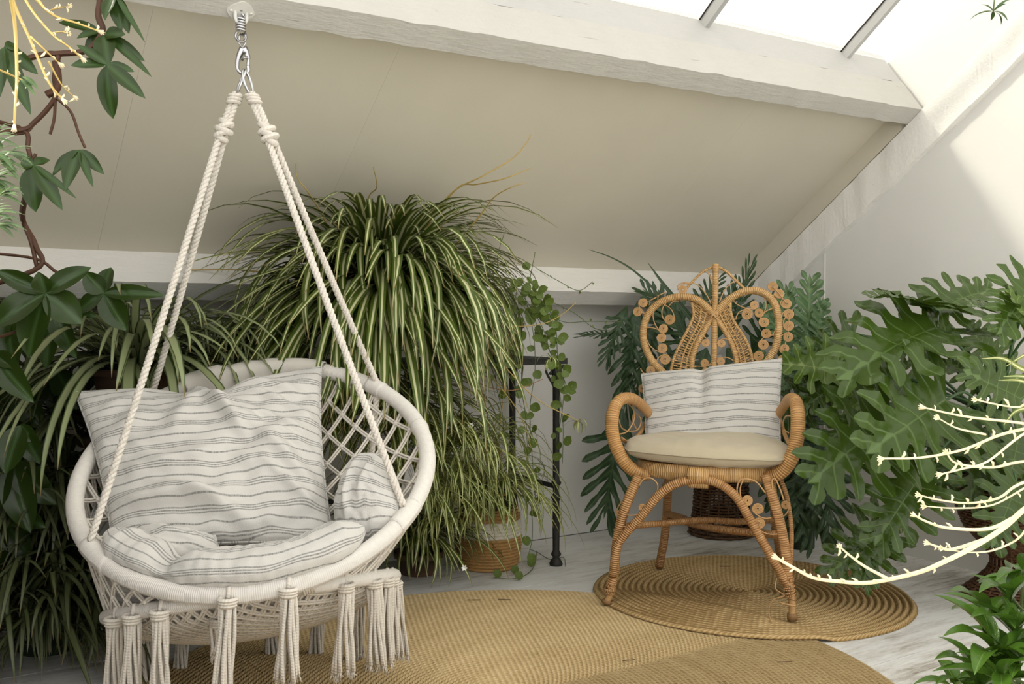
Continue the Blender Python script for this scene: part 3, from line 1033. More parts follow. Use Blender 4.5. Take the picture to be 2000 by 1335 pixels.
def pillow(name, label, cnr, thick, creases=(), mat='stripe', size=None, pinch=0.06, wob=0.004, uvwob=0.006, n=64, bow=None, seed=0.0, power=0.5, uvrot=False, uvshift=0.0, piping=True, cat='cushion', slip=None, rnd=0.0, rip=0.0):
    BL, BR, TR, TL = [A3(p) for p in cnr]
    nrm = norm(np.cross((BR - BL) + (TR - TL), (TL - BL) + (TR - BR)))
    if nrm @ (CAM - BL) < 0:
        nrm = -nrm
    wd = float(np.linalg.norm((BR + TR) / 2 - (BL + TL) / 2))
    ht = float(np.linalg.norm((TL + TR) / 2 - (BL + BR) / 2))
    def surf(s, t, side):
        x, yv = 2 * s - 1, 2 * t - 1
        xs = x * (1 - pinch * (1 - yv * yv) * abs(x))
        ys = yv * (1 - pinch * (1 - x * x) * abs(yv))
        if rnd:
            xs, ys = xs * math.sqrt(1 - rnd * ys * ys / 2), ys * math.sqrt(1 - rnd * xs * xs / 2)
        a, b = (xs + 1) / 2, (ys + 1) / 2
        p = (BL * (1 - a) + BR * a) * (1 - b) + (TL * (1 - a) + TR * a) * b
        e = max(0.0, (1 - x * x) * (1 - yv * yv))
        h = thick * e ** power
        if slip:
            p = p + slip(s, t)
        if bow:
            p = p + nrm * bow(s, t)
        edge = min(1.0, e * 6)
        if side > 0:
            for c in creases:
                h += crease(s, t, *c) * edge
        h += wob * edge * (noise.noise(Vector((s * 5 + seed, t * 5, seed))) + 0.6 * noise.noise(Vector((s * 12, t * 12 + seed, 3))))
        if rip and side > 0:
            h += rip * edge * noise.noise(Vector(((s + t) * 2.2 + seed, (s * 0.75 - t * 1.25) * 8.5, seed))) * (0.4 + 0.6 * sstep(0.3, 0.75, s))
        p = p + nrm * side * h
        return p + ZV * 0.003 * noise.noise(Vector((s * 4 + seed, t * 4, 8))) * 1.0
    def uvf(s, t):
        q = uvwob * noise.noise(Vector((s * 3.1 + seed, t * 2.3, 1 + seed))) + uvwob * 0.5 * noise.noise(Vector((s * 9, t * 4 + seed, 2)))
        for c in creases:
            q += 0.35 * crease(s, t, *c)
        u, v = s * wd, t * ht
        return (v + uvshift, u + q) if uvrot else (u, v + q + uvshift)
    root = thing(name, label, cat, ((BL + BR) / 2))
    m = MB()
    m.grid(lambda s, t: surf(s, t, 1), n, n, uvf)
    m.grid(lambda s, t: surf(1 - s, t, -1), n, n, lambda s, t: uvf(1 - s, t))
    m.build('cover', MT[mat], root)
    if piping:
        B = [surf(k / n, 0, 1) for k in range(n)] + [surf(1, k / n, 1) for k in range(n)] + [surf(1 - k / n, 1, 1) for k in range(n)] + [surf(0, 1 - k / n, 1) for k in range(n)]
        MB().tube(B, 0.0028, 6, closed=True).build('seam', MT[mat], root)
    return root

pillow('cushion', 'largest striped cushion, leaning against the back of the hanging chair', (ats(222, 1075, 2.10), ats(652, 1062, 2.17), ats(628, 716, 2.53), ats(146, 766, 2.36)), 0.062,
       ((0.50, 1.0, 0.34, 0.55, 0.05, 0.020), (0.46, 0.98, 0.66, 0.50, 0.030, 0.030), (0.54, 0.80, 0.98, 0.20, 0.045, 0.030), (0.60, 0.76, 0.94, 0.52, 0.028, 0.020),
        (0.62, 0.98, 0.92, 0.78, 0.035, 0.022), (0.10, 0.38, 0.55, 0.44, 0.045, 0.020), (0.04, 0.22, 0.55, 0.20, 0.045, 0.030), (0.30, 0.28, 0.66, 0.04, 0.045, 0.028),
        (0.70, 0.62, 0.98, 0.42, 0.022, 0.016), (0.06, 0.60, 0.30, 0.75, 0.05, 0.016), (0.72, 0.38, 0.97, 0.10, 0.028, 0.018), (0.64, 0.90, 0.98, 0.62, 0.022, 0.016), (0.12, 0.52, 0.48, 0.62, 0.04, 0.012)),
       pinch=0.05, wob=0.010, uvwob=0.012, n=120, seed=3.1, rip=0.016, power=0.42, slip=lambda s, t: -UP * 0.040 * t ** 6 * math.exp(-((s - 0.52) / 0.20) ** 2))
pillow('cushion', 'small striped cushion wedged into the netted side of the hanging chair', (ats(652, 1066, 2.16), ats(772, 1052, 2.10), ats(772, 902, 2.18), ats(686, 886, 2.30)), 0.062,
       ((0.40, 0.95, 0.42, 0.10, 0.05, 0.012), (0.75, 0.95, 0.60, 0.4, 0.05, 0.008)), pinch=-0.10, wob=0.006, uvwob=0.008, n=48, seed=9.4, power=0.50, rnd=0.55, mat='stripe_fine')
pillow('cushion', 'rumpled striped cushion corner folded at the foot of the largest cushion', (ats(248, 1098, 2.02), ats(438, 1098, 2.06), ats(420, 1046, 2.12), ats(262, 1030, 2.12)), 0.040,
       ((0.1, 0.9, 0.7, 0.3, 0.12, 0.012),), pinch=0.02, wob=0.005, uvwob=0.006, n=40, seed=5.5, power=0.5, uvshift=0.02)

# seat cushion: a soft round pad that rolls up over the front of the hoop, its belly resting in the net
root = thing('seat_cushion', 'round striped seat cushion lying in the hanging chair', 'cushion', LC)
A0_, A1_ = nearest(hoop_u, 172, 1062), nearest(hoop_u, 742, 1060)
A1_ = A1_ if A1_ > A0_ else A1_ + 2 * PI
AP_ = nearest(hoop_u, 312, 1146)
def pad(s, t):
    a = lerp(A0_, A1_, s)
    v = 2 * PI * t
    ends = min(1.0, math.sin(PI * min(1, max(0, s))) * 2.6) ** 0.6
    gap = math.exp(-((a - AP_) / 0.085) ** 2)
    big = sstep(AP_ - 0.05, AP_ + 0.35, a)
    c = hoop_u(a, HR - 0.040)
    inw = norm(HC - c); inw = norm(np.array([inw[0], inw[1], 0]))
    up_ = (0.016 + 0.006 * big) * (1 - 0.75 * gap) - 0.012 * (1 - ends)
    rz = (0.036 + 0.006 * big) * (1 - 0.35 * gap) * ends + 0.002
    ry = (0.052 + 0.010 * big) * (1 - 0.25 * gap) * ends + 0.002
    w = 0.005 * noise.noise(Vector((a * 7, math.cos(v), math.sin(v)))) + 0.003 * noise.noise(Vector((a * 22, 2 * math.cos(v), 2 * math.sin(v))))
    pu = 0.005 * gap * math.sin(v * 9)
    return c + inw * (0.010 - (ry + w + pu) * math.cos(v)) + ZV * (up_ + (rz + w + pu) * math.sin(v))
m = MB().grid(pad, 200, 40, lambda s, t: (s * 0.75, t * 0.31 + 0.010 * noise.noise(Vector((s * 9, t * 3, 2)))))
m.build('roll', MT['stripe'], root)
m = MB().grid(lambda s, t: LC + LA * 0.27 * t * math.cos(2 * PI * s) + LB * 0.27 * t * math.sin(2 * PI * s) + ZV * (0.070 + 0.010 * noise.noise(Vector((t * 3, s * 6, 1)))), 48, 8, lambda s, t: (t * math.cos(2 * PI * s) * 0.27, t * math.sin(2 * PI * s) * 0.27))
m.build('centre_panel', MT['stripe'], root)
def belly_in(s, t):
    """the underside, pressed against the inside of the net"""
    a = lerp(PI * 0.92, PI * 2.10, s)
    if t < 0.45:
        q = 0.18 + 0.82 * t / 0.45
        p = net_pt(a, q)
        c = LC + ZV * (p[2] - LC[2])
        return p + norm(c - p) * 0.016
    q = 1 - (t - 0.45) / 0.55
    return bowl(math.cos(a) * q * 0.955, math.sin(a) * q * 0.955) + ZV * 0.014
m = MB().grid(belly_in, 90, 40, lambda s, t: (s * 0.9, t * 0.5))
m.build('underside', MT['stripe'], root)

# throw hung over the back of the hoop
A_THR = nearest(hoop_u, 628, 722)
def thr(s, t):
    a = lerp(A_THR - 0.02, A_THR + 0.92, s)
    c = hoop_u(a)
    out = norm(c - HC)
    n2 = norm(ZV - (ZV @ norm(hoop_u(a + 0.01) - c)) * norm(hoop_u(a + 0.01) - c))
    fwd = norm(np.cross(norm(hoop_u(a + 0.01) - c), n2))
    if fwd @ (CAM - c) < 0:
        fwd = -fwd
    R = 0.0235 + 0.004 * noise.noise(Vector((s * 9, t * 3, 1))) + 0.004 * (s > 0.72)
    L = (t - 0.5) * (0.34 + 0.03 * noise.noise(Vector((s * 6, 0, 2))))
    half = R * PI / 2
    if abs(L) <= half:
        b = L / R
        return c + n2 * R * math.cos(b) + fwd * R * math.sin(b)
    sgn = 1 if L > 0 else -1
    dd = abs(L) - half
    return c + fwd * sgn * (R + 0.006 * math.sin(18 * s + sgn) * dd / 0.1) - n2 * dd
tr = thing('throw', 'cream cotton throw draped over the back of the hoop behind the largest cushion', 'throw', hoop_u(1.6))
m = MB().grid(thr, 60, 60, lambda s, t: (s * 0.4, t * 0.34))
o = m.build('cloth', MT['throw'], tr)
sm = o.modifiers.new('thickness', 'SOLIDIFY')
sm.thickness = 0.004
sm.offset = 1

# ------------------------------------------------------------------ rugs
def rug(name, label, c, R, pitch, z0, mat, lift=None):
    root = thing(name, label, 'rug', (c[0], c[1], z0))
    m = MB()
    turns = int(R / pitch)
    prof = []
    for k in range(turns):
        r0 = k * pitch
        for q, h in ((0.06, 0.30), (0.25, 0.85), (0.5, 1.0), (0.75, 0.85), (0.94, 0.30)):
            prof.append((r0 + q * pitch, h))
    prof.append((turns * pitch, 0.0))
    n = 180
    TH = 0.0095
    V, U, Fc = [], [], []
    for i, (r, h) in enumerate(prof):
        for k in range(n + 1):
            a = 2 * PI * k / n
            rr = r + pitch * (k / n - 1.0) * (1 if i < len(prof) - 1 else 0.0)
            rr = max(0.0, rr) + (0.0025 * noise.noise(Vector((math.cos(a) * 3, math.sin(a) * 3, R))) * r / R)
            x, yv = c[0] + rr * math.cos(a), c[1] + rr * math.sin(a)
            z = z0 + 0.001 + TH * h + 0.0015 * noise.noise(Vector((x * 4, yv * 4, 1)))
            if lift:
                z += lift(x, yv)
            V.append((x, yv, z))
            U.append((a * max(r, 0.02), rr))
    for i in range(len(prof) - 1):
        for k in range(n):
            a = i * (n + 1) + k
            Fc.append((a, a + n + 1, a + n + 2, a + 1))
    m.add(V, Fc, U)
    m.build('braid', MT[mat], root)
    return root

BC, BR_ = (1.281, 1.954), 0.951
SCN, SR = (2.440, 2.300), 0.520
rug('large_rug', 'large round braided jute rug under the hanging chair', BC, BR_, 0.0135, 0.0, 'jute')
def over(x, yv):
    d = math.hypot(x - BC[0], yv - BC[1])
    return 0.0115 * (1 - sstep(BR_ - 0.01, BR_ + 0.06, d))
rug('small_rug', 'smaller round coiled jute rug under the rattan chair', SCN, SR, 0.0208, 0.0, 'jute_ring', over)

# ------------------------------------------------------------------ rattan chair
FL, FR = on_floor(1184, 1188), on_floor(1548, 1222)
CM = (FL + FR) / 2
EX = norm(FR - FL)
EY = np.array([-EX[1], EX[0], 0])
GZ = 0.021                                           # top of the two rugs at the feet

def loc(x, yv, z):
    return CM + EX * x + EY * yv + ZV * z

CY0, CTILT = 0.42, math.radians(13)
BN = EY * math.cos(CTILT) - ZV * math.sin(CTILT)
BP = loc(0, CY0, 0.45)
BE = EX
BU = norm(np.cross(BE, BN)); BU = BU if BU[2] > 0 else -BU

def back(x, yv, off=0.0):
    """pixel of the 1160,500 detail view, in the plane of the backrest"""
    return hit(x / 3.608 + 1160, yv / 3.608 + 500, BP, BN) - BN * off

def front(x, yv, off=0.0, pl=0.0):
    """pixel of the 1140,820 detail view, in the plane of the front legs"""
    return hit(x / 2.966 + 1140, yv / 2.966 + 820, CM + EY * pl, EY) - EY * off

chair = thing('rattan_armchair', 'golden rattan peacock armchair with scrollwork back, standing on the small round rug', 'armchair', (CM + EY * 0.25))
def part(name, pts, r, mat='rattan', n=10, sub=6, parent=None, closed=False):
    return MB().tube(smooth(pts, sub, closed), r, n, closed=closed).build(name, MT[mat], parent or chair)

K = 3.45 / FPX / 3.608                             # metres per detail pixel at the back
part('back_frame', [back(*p) for p in ((852, 425), (800, 365), (740, 315), (680, 292), (610, 285), (525, 300), (445, 340), (388, 400), (358, 470), (347, 540), (357, 620), (388, 700), (432, 765), (505, 840), (560, 930), (590, 1050), (600, 1180))], 0.0134)
part('back_frame', [back(*p) for p in ((845, 425), (900, 355), (960, 300), (1040, 256), (1125, 242), (1205, 265), (1262, 318), (1292, 395), (1303, 480), (1298, 560), (1280, 640), (1245, 705), (1200, 775), (1150, 860), (1120, 950), (1105, 1050), (1100, 1180))], 0.0138)
part('centre_post', [back(858, 66), back(856, 240), back(852, 420), back(850, 600), back(846, 840), back(846, 1180)], 0.0112)
m = MB().lathe([(0.0, 0.006), (0.0125, 0.003), (0.0125, -0.012), (0.0118, -0.014)], back(858, 64), 12, BU)
m.build('post_cap', MT['rattan'], chair)
part('top_arch', [back(850, 70, -0.002), back(775, 105), back(722, 150), back(680, 195), back(655, 225)], 0.0044, n=8)
part('top_arch', [back(868, 70, -0.002), back(930, 106), back(990, 162), back(1045, 215), back(1068, 240)], 0.0050, n=8)
for pts in (((785, 105), (815, 135), (828, 185)), ((655, 200), (700, 192), (745, 215), (795, 275), (826, 338)), ((1020, 172), (965, 195), (920, 245), (882, 330)),
            ((592, 240), (598, 205), (640, 188), (690, 195)), ((530, 352), (560, 322), (600, 318)), ((510, 325), (480, 385), (490, 440), (530, 478))):
    part('cane_arc', [back(*p, off=0.004) for p in pts], 0.0021, 'cane', 6)

# woven lyre bands
def lyre(inner, outer, sgn):
    I = smooth([back(*p) for p in inner], 10)
    O = smooth([back(*p) for p in outer], 10)
    def res(P, n):
        d = [0.0]
        for a, b in zip(P, P[1:]):
            d.append(d[-1] + float(np.linalg.norm(b - a)))
        out = []
        j = 0
        for i in range(n):
            s = d[-1] * i / (n - 1)
            while j < len(d) - 2 and d[j + 1] < s:
                j += 1
            out.append(lerp(P[j], P[j + 1], (s - d[j]) / max(1e-9, d[j + 1] - d[j])))
        return out
    n = 36
    I, O = res(I, n), res(O, n)
    part('lyre_edge', O[::5] + [O[-1]], 0.0098)
    part('lyre_edge', I[::5] + [I[-1]], 0.0058, n=8)
    mid = [lerp(a, b, 0.45) for a, b in zip(I, O)]
    part('lyre_rib', [p - BN * 0.0025 for p in mid[::5]] + [mid[-1]], 0.0034, n=7)
    mid = [lerp(a, b, 0.72) for a, b in zip(I, O)]
    part('lyre_rib', [p - BN * 0.0025 for p in mid[::5]] + [mid[-1]], 0.0030, n=7)
    m = MB()
    for i in range(n):
        a, b = I[i], O[i]
        P = []
        for k in range(9):
            t = k / 8
            P.append(lerp(a, b, t) + BN * 0.0042 * math.sin(2 * PI * t * 2 + PI * (i % 2)))
        m.tube(P, 0.0031, 6)
    m.build('woven_strands', MT['rattan'], chair)
lyre(((690, 325), (704, 380), (698, 440), (660, 520), (612, 615), (572, 700), (548, 780), (540, 850), (536, 960)), ((838, 420), (812, 470), (755, 570), (712, 655), (692, 735), (686, 840), (684, 960)), -1)
lyre(((960, 318), (964, 400), (992, 470), (1040, 540), (1085, 622), (1110, 700), (1124, 775), (1130, 900)), ((850, 420), (893, 480), (945, 565), (982, 645), (1003, 730), (1010, 810), (1012, 920)), 1)
m = MB()
for d in ((805, 375, 885, 465), (885, 375, 805, 465), (800, 400, 890, 440), (890, 400, 800, 440)):
    m.tube(smooth([back(d[0], d[1], 0.004), back((d[0] + d[2]) / 2, (d[1] + d[3]) / 2, 0.0175), back(d[2], d[3], 0.004)], 6), 0.0026, 6)
m.build('cross_binding', MT['cane'], chair)

def scroll(c, r, e1, e2, nrm, tail=None, start=0.0, turns=4.2, sgn=1):
    """flat coil of cane with a tail to the frame"""
    m = MB()
    P = []
    k = int(turns * 16)
    for i in range(k + 1):
        a = start + sgn * 2 * PI * (i / 16 - turns)
        rr = lerp(0.0016, r - 0.0020, (i / k) ** 0.85)
        P.append(c + rr * (math.cos(a) * e1 + math.sin(a) * e2))
    if tail is not None:
        end = P[-1]
        tg = norm(P[-1] - P[-3])
        L = float(np.linalg.norm(tail - end))
        for i in range(1, 11):
            t = i / 10
            q = end * (1 - t) ** 2 + 2 * t * (1 - t) * (end + tg * L * 0.55) + tail * t * t
            P.append(q)
    m.tube(P, 0.0020, 6)
    return m.build('scroll', MT['cane'], chair)

SCR = [  # detail pixels: x, y, radius, tail x, tail y
    (630, 238, 36, 690, 200), (349, 333, 38, 372, 420), (311, 395, 38, 350, 455), (535, 448, 42, 500, 345), (490, 512, 38, 420, 385), (477, 577, 38, 372, 505), (484, 650, 40, 375, 590), (503, 730, 42, 440, 765),
    (400, 808, 38, 330, 790), (788, 613, 32, 740, 570), (900, 617, 32, 960, 600), (783, 755, 32, 830, 740), (897, 744, 32, 985, 740), (786, 816, 32, 690, 790), (893, 806, 32, 870, 790),
    (1079, 412, 44, 1000, 450), (1129, 348, 34, 985, 320), (1165, 402, 36, 1200, 300), (1200, 467, 40, 1262, 370), (1215, 546, 38, 1278, 500), (1196, 625, 40, 1275, 560), (1164, 705, 40, 1240, 700),
    (1259, 218, 38, 1240, 300), (1307, 270, 38, 1280, 340), (1358, 338, 38, 1330, 305), (1374, 413, 40, 1330, 460), (1374, 492, 40, 1372, 420), (1368, 573, 38, 1310, 610), (1343, 653, 34, 1310, 650), (1330, 730, 34, 1322, 800), (345, 935, 34, 390, 960)]
for i, (x, yv, r, tx, ty) in enumerate(SCR):
    c = back(x, yv, 0.006)
    tl = back(tx, ty, 0.004)
    v = tl - c
    sgn = 1 if i % 2 else -1
    ang = math.atan2(v @ BU, v @ BE)
    scroll(c, r * K, BE, BU, BN, tl, ang - sgn * 1.25, sgn=sgn)
for x, yv, ang in ((478, 266, 0.45), (420, 300, 0.5)):   # two that have bent edge-on
    e1 = norm(BE * math.cos(ang) + BU * math.sin(ang))
    e2 = norm(BN + BU * 0.35)
    scroll(back(x, yv, 0.0), 40 * K, e1, e2, np.cross(e1, e2), back(x - 30, yv + 45), 4.0)
m = MB().tube(smooth([back(*p, off=0.010) for p in ((1259, 218), (1307, 270), (1358, 338))], 4), 0.0018, 5)
m.tube(smooth([back(*p, off=0.010) for p in ((1374, 413), (1374, 492), (1362, 573), (1340, 653), (1322, 740))], 4), 0.0018, 5)
m.build('tie_cane', MT['cane'], chair)

# seat
SZ = 0.438
def seat_pt(a, grow=0.0):
    x = (0.232 + grow) * math.copysign(abs(math.cos(a)) ** 0.75, math.cos(a)) + 0.012
    yv = (0.215 + grow) * math.copysign(abs(math.sin(a)) ** 0.75, math.sin(a)) + 0.235
    w = 1 - 0.10 * (yv - 0.02) / 0.43
    return loc((x - 0.012) * w + 0.012, yv, SZ)
ring = [seat_pt(2 * PI * k / 60) for k in range(60)]
V, U, Fc = [], [], []
L = 0
prof = [(0.013 * math.cos(b), 0.0245 * math.sin(b)) for b in np.linspace(0, 2 * PI, 12, endpoint=False)]
for i in range(61):
    p = ring[i % 60]
    q = ring[(i + 1) % 60]
    if i:
        L += float(np.linalg.norm(p - ring[i - 1]))
    tdir = norm(q - ring[(i - 1) % 60])
    o = np.cross(tdir, ZV)
    for k in range(13):
        dx, dz = prof[k % 12]
        V.append(p + o * dx + ZV * dz)
        U.append((k / 12, L))
for i in range(60):
    for k in range(12):
        a = i * 13 + k
        Fc.append((a, a + 13, a + 14, a + 1))
MB().add(V, Fc, U).build('seat_rim', MT['rattan'], chair)
m = MB()
for k in range(-9, 10):
    f = k / 10
    w = math.sqrt(1 - f * f)
    m.tube([loc(f * 0.22 + 0.01, 0.235 - 0.205 * w, SZ + 0.012), loc(f * 0.20 + 0.01, 0.235 + 0.20 * w, SZ + 0.012)], 0.0075, 6)
m.build('seat_deck', MT['rattan_leg'], chair)
# wrapped block that joins the front arch to the rim
m = MB()
pc = front(664, 318)
m.tube([pc + EX * x for x in np.linspace(-0.032, 0.032, 7)], [0.0225, 0.0245, 0.025, 0.025, 0.025, 0.0245, 0.0225], 12)
m.tube([pc + EX * x - ZV * 0.024 for x in np.linspace(-0.030, 0.030, 5)], 0.0165, 12)
m.build('arch_binding', MT['rattan'], chair)

# arms
def arm(P, name='arm'):
    pts = smooth(P, 7)
    T, Nn = MB().frames([A3(p) for p in pts], False)
    V, U, Fc, L = [], [], [], 0.0
    n = 14
    for i, p in enumerate(pts):
        if i:
            L += float(np.linalg.norm(p - pts[i - 1]))
        t = i / (len(pts) - 1)
        wide = lerp(0.035, 0.022, sstep(0.45, 0.9, t))
        thin = lerp(0.015, 0.016, t)
        o = norm(np.cross(T[i], norm(EY + 0.0 * ZV))) if abs(T[i] @ EY) < 0.8 else norm(np.cross(T[i], EX))
        ax2 = norm(EX * 0.94 + EY * -0.1 - T[i] * ((EX * 0.94 + EY * -0.1) @ T[i]))
        ax1 = norm(np.cross(T[i], ax2))
        for k in range(n + 1):
            b = 2 * PI * k / n
            V.append(p + ax2 * wide * 0.62 * math.cos(b) + ax1 * thin * 1.25 * math.sin(b))
            U.append((k / n, L))
    for i in range(len(pts) - 1):
        for k in range(n):
            a = i * (n + 1) + k
            Fc.append((a, a + 1, a + n + 2, a + n + 1))
    return MB().add(V, Fc, U).build(name, MT['rattan_arm'], chair)
def hx(px, py, pl):
    return hit(px, py, CM + EY * pl, EY)
arm([hx(1268, 928, 0.07), hx(1240, 920, 0.055), hx(1214, 893, 0.05), hx(1197, 850, 0.06), hx(1197, 806, 0.08), hx(1211, 781, 0.12), hx(1236, 779, 0.19), hx(1262, 800, 0.30), hx(1290, 838, 0.44)])
arm([hx(1498, 930, 0.07), hx(1524, 922, 0.055), hx(1546, 893, 0.05), hx(1557, 850, 0.06), hx(1558, 806, 0.08), hx(1553, 782, 0.13), hx(1540, 781, 0.20), hx(1526, 800, 0.30), hx(1500, 838, 0.44)])
part('arm_stay', [hx(1213, 856, 0.10), hx(1226, 862, 0.18), hx(1248, 848, 0.28), hx(1268, 815, 0.42)], 0.0068, 'rattan_arm', 8)
part('arm_stay', [hx(1545, 870, 0.10), hx(1538, 860, 0.2), hx(1528, 835, 0.34), hx(1522, 815, 0.42)], 0.0068, 'rattan_arm', 8)
for pts in (((1208, 848, .10), (1225, 842, .16), (1238, 820, .22), (1237, 800, .26), (1226, 786, .22)), ((1207, 815, .10), (1215, 836, .14), (1232, 842, .2), (1246, 838, .26), (1252, 822, .3), (1246, 810, .3), (1238, 808, .28), (1236, 822, .26), (1243, 838, .26)),
            ((1545, 812, .10), (1536, 812, .16), (1530, 822, .2), (1532, 838, .24), (1540, 845, .2))):
    part('cane_arc', [hx(*p) for p in pts], 0.0024, 'cane', 6)

# legs and arches, traced in the plane of the front legs
part('leg', [front(312, 325, -0.02), front(250, 480), front(206, 630), front(186, 760), front(176, 880), front(158, 970)], 0.0158, 'rattan_leg')
part('leg', [front(1050, 325, -0.02), front(1092, 440), front(1132, 580), front(1164, 740), front(1180, 880), front(1186, 960)], 0.0158, 'rattan_leg')
part('front_arch', [front(172, 900, 0.006), front(184, 800, 0.012), front(205, 715, 0.016), front(245, 655, 0.016), front(335, 555, 0.014), front(440, 430, 0.012), front(545, 362, 0.010), front(664, 345, 0.008), front(775, 360, 0.010), front(880, 435, 0.012), front(958, 555, 0.014), front(1030, 680, 0.016), front(1098, 800, 0.016), front(1145, 880, 0.012), front(1172, 940, 0.006)], 0.0136, 'rattan_leg')
for foot, top, ca in ((FL, front(158, 960), 0.0), (FR, front(1188, 950), 0.3)):
    f = foot + ZV * (GZ - 0.004)
    part('bare_cane_foot', [top, lerp(top, f, 0.5) + EX * 0.004, lerp(top, f, 0.86)], 0.0105, 'cane', 8)
    part('bare_cane_foot', [top + EX * 0.008, lerp(top, f, 0.86) + EX * 0.006], 0.0060, 'cane', 8)
    d = norm(f - top)
    m = MB().tube([lerp(top, f, 0.80), lerp(top, f, 0.86), lerp(top, f, 1.0)], [0.0145, 0.0165, 0.0155], 9)
    m.build('foot_cap', MT['cane_old'], chair)
    m = MB()                                        # loosened binding above the foot
    rd = random.Random(int(ca * 10) + 3)
    for k in range(8):
        c = lerp(top, f, -0.16 + 0.075 * k)
        e = norm(EX + EY * rd.uniform(-0.5, 0.5)); w2 = norm(np.cross(d, e)); tl = rd.uniform(-0.6, 0.6)
        rr = rd.uniform(0.0145, 0.017)
        m.tube([c + rr * (math.cos(b) * e + math.sin(b) * w2) + d * tl * 0.016 * math.cos(b) for b in np.linspace(0, 2 * PI, 14, endpoint=False)], 0.0026, 5, closed=True)
    m.build('loose_binding', MT['rattan_leg'], chair)
part('loose_strand', [front(1120, 905, 0.02), front(1115, 960, 0.03), front(1165, 1000, 0.03), front(1110, 1010, 0.05), front(1080, 1060, 0.05), front(1095, 1140, 0.05), front(1150, 1190, 0.04)], 0.0016, 'cane', 5)
part('loose_strand', [front(1140, 1040, 0.03), front(1185, 1052, 0.03), front(1230, 1062, 0.025)], 0.0024, 'cane', 5)
part('outer_rod', [front(276, 345, -0.12), front(212, 480, -0.10), front(184, 610, -0.07), front(172, 760, -0.03), front(168, 860, -0.01)], 0.0072, 'rattan_leg', 8)
part('outer_rod', [front(1112, 340, -0.12), front(1165, 470, -0.10), front(1195, 640, -0.07), front(1198, 790, -0.03), front(1188, 900, -0.01)], 0.0072, 'rattan_leg', 8)
part('leg', [loc(-0.150, 0.40, SZ), loc(-0.160, 0.43, 0.30), loc(-0.178, 0.475, 0.14), loc(-0.205, 0.515, GZ - 0.004)], 0.0150, 'rattan_leg')
part('leg', [loc(0.185, 0.40, SZ), loc(0.200, 0.43, 0.30), loc(0.215, 0.475, 0.14), loc(0.235, 0.515, GZ - 0.004)], 0.0150, 'rattan_leg')
part('back_stay', [loc(-0.150, 0.41, SZ), loc(-0.155, 0.44, 0.56), loc(-0.15, 0.47, 0.66)], 0.011)
part('back_stay', [loc(0.185, 0.41, SZ), loc(0.180, 0.44, 0.56), loc(0.17, 0.47, 0.66)], 0.011)
lF, rF = front(208, 615), front(1135, 640)
lB, rB = loc(-0.168, 0.45, 0.225), loc(0.205, 0.45, 0.225)
X0 = lerp(lF, rB, 0.5)
part('stretcher', [lF, lerp(lF, X0, 0.5) + ZV * 0.004, X0 + ZV * 0.010, lerp(X0, rB, 0.5), rB], 0.0105, 'rattan_leg')
part('stretcher', [rF - ZV * 0.01, lerp(rF, X0, 0.5) - ZV * 0.014, X0 - ZV * 0.008, lerp(X0, lB, 0.5), lB], 0.0110, 'rattan_leg')
part('stretcher', [lB - ZV * 0.02, lerp(lB, rF, 0.5) - ZV * 0.030, rF - ZV * 0.018], 0.0070, 'rattan_leg', 8)
part('brace', [loc(-0.17, 0.40, 0.33), loc(-0.12, 0.36, 0.39), loc(-0.06, 0.33, SZ - 0.02)], 0.0085, 'rattan_leg', 8)
part('brace', [loc(0.20, 0.40, 0.33), loc(0.15, 0.36, 0.39), loc(0.08, 0.33, SZ - 0.02)], 0.0085, 'rattan_leg', 8)
KF = 3.0 / FPX / 2.966
FS = [(950, 460, 34, 925, 345), (1012, 510, 36, 1090, 560), (1020, 593, 36, 1125, 655), (343, 503, 26, 255, 545), (320, 570, 28, 235, 610), (1162, 512, 28, 1130, 590), (182, 560, 22, 215, 480)]
for i, (x, yv, r, tx, ty) in enumerate(FS):
    o = 0.012 if i < 5 else -0.06
    c = front(x, yv, o)
    tl = front(tx, ty, o)
    v = tl - c
    sgn = 1 if i in (1, 2) else -1
    scroll(c, r * KF, EX, ZV, EY, tl, math.atan2(v[2], v @ EX) - sgn * 1.25, sgn=sgn)
for pts in (((905, 460), (890, 400), (905, 350), (940, 338), (1000, 355), (1055, 420)), ((320, 380), (350, 340), (395, 335), (430, 370), (425, 420), (405, 450)), ((1095, 400), (1092, 350), (1110, 338), (1140, 400), (1160, 460))):
    part('cane_arc', [front(*p, off=0.008) for p in pts], 0.0024, 'cane', 6)

# cushions on the chair
pillow('seat_pad', 'plain beige linen seat pad on the rattan armchair', (loc(-0.262, 0.000, SZ + 0.060), loc(0.285, -0.020, SZ + 0.050), loc(0.225, 0.40, SZ + 0.055), loc(-0.205, 0.40, SZ + 0.060)), 0.042,
       ((0.1, 0.2, 0.9, 0.12, 0.12, 0.006), (0.55, 0.9, 0.95, 0.5, 0.15, 0.012)), 'linen', pinch=-0.06, wob=0.006, uvwob=0.0, n=64, seed=2.2, power=0.27, rnd=0.55)
def lumb(s, t):
    return -0.020 * math.exp(-((s - 0.44) / 0.05) ** 2) * t
pillow('lumbar_cushion', 'striped oblong cushion propped against the rattan chair back', (hx(1262, 872, 0.27), hx(1524, 862, 0.27), hx(1527, 700, 0.43), hx(1253, 730, 0.43)), 0.042,
       ((0.44, 1.0, 0.43, 0.55, 0.03, -0.008), (0.9, 0.3, 0.99, 0.05, 0.05, 0.010)), 'stripe_fine', pinch=0.02, wob=0.006, uvwob=0.006, n=72, bow=lumb, seed=6.6, power=0.42)

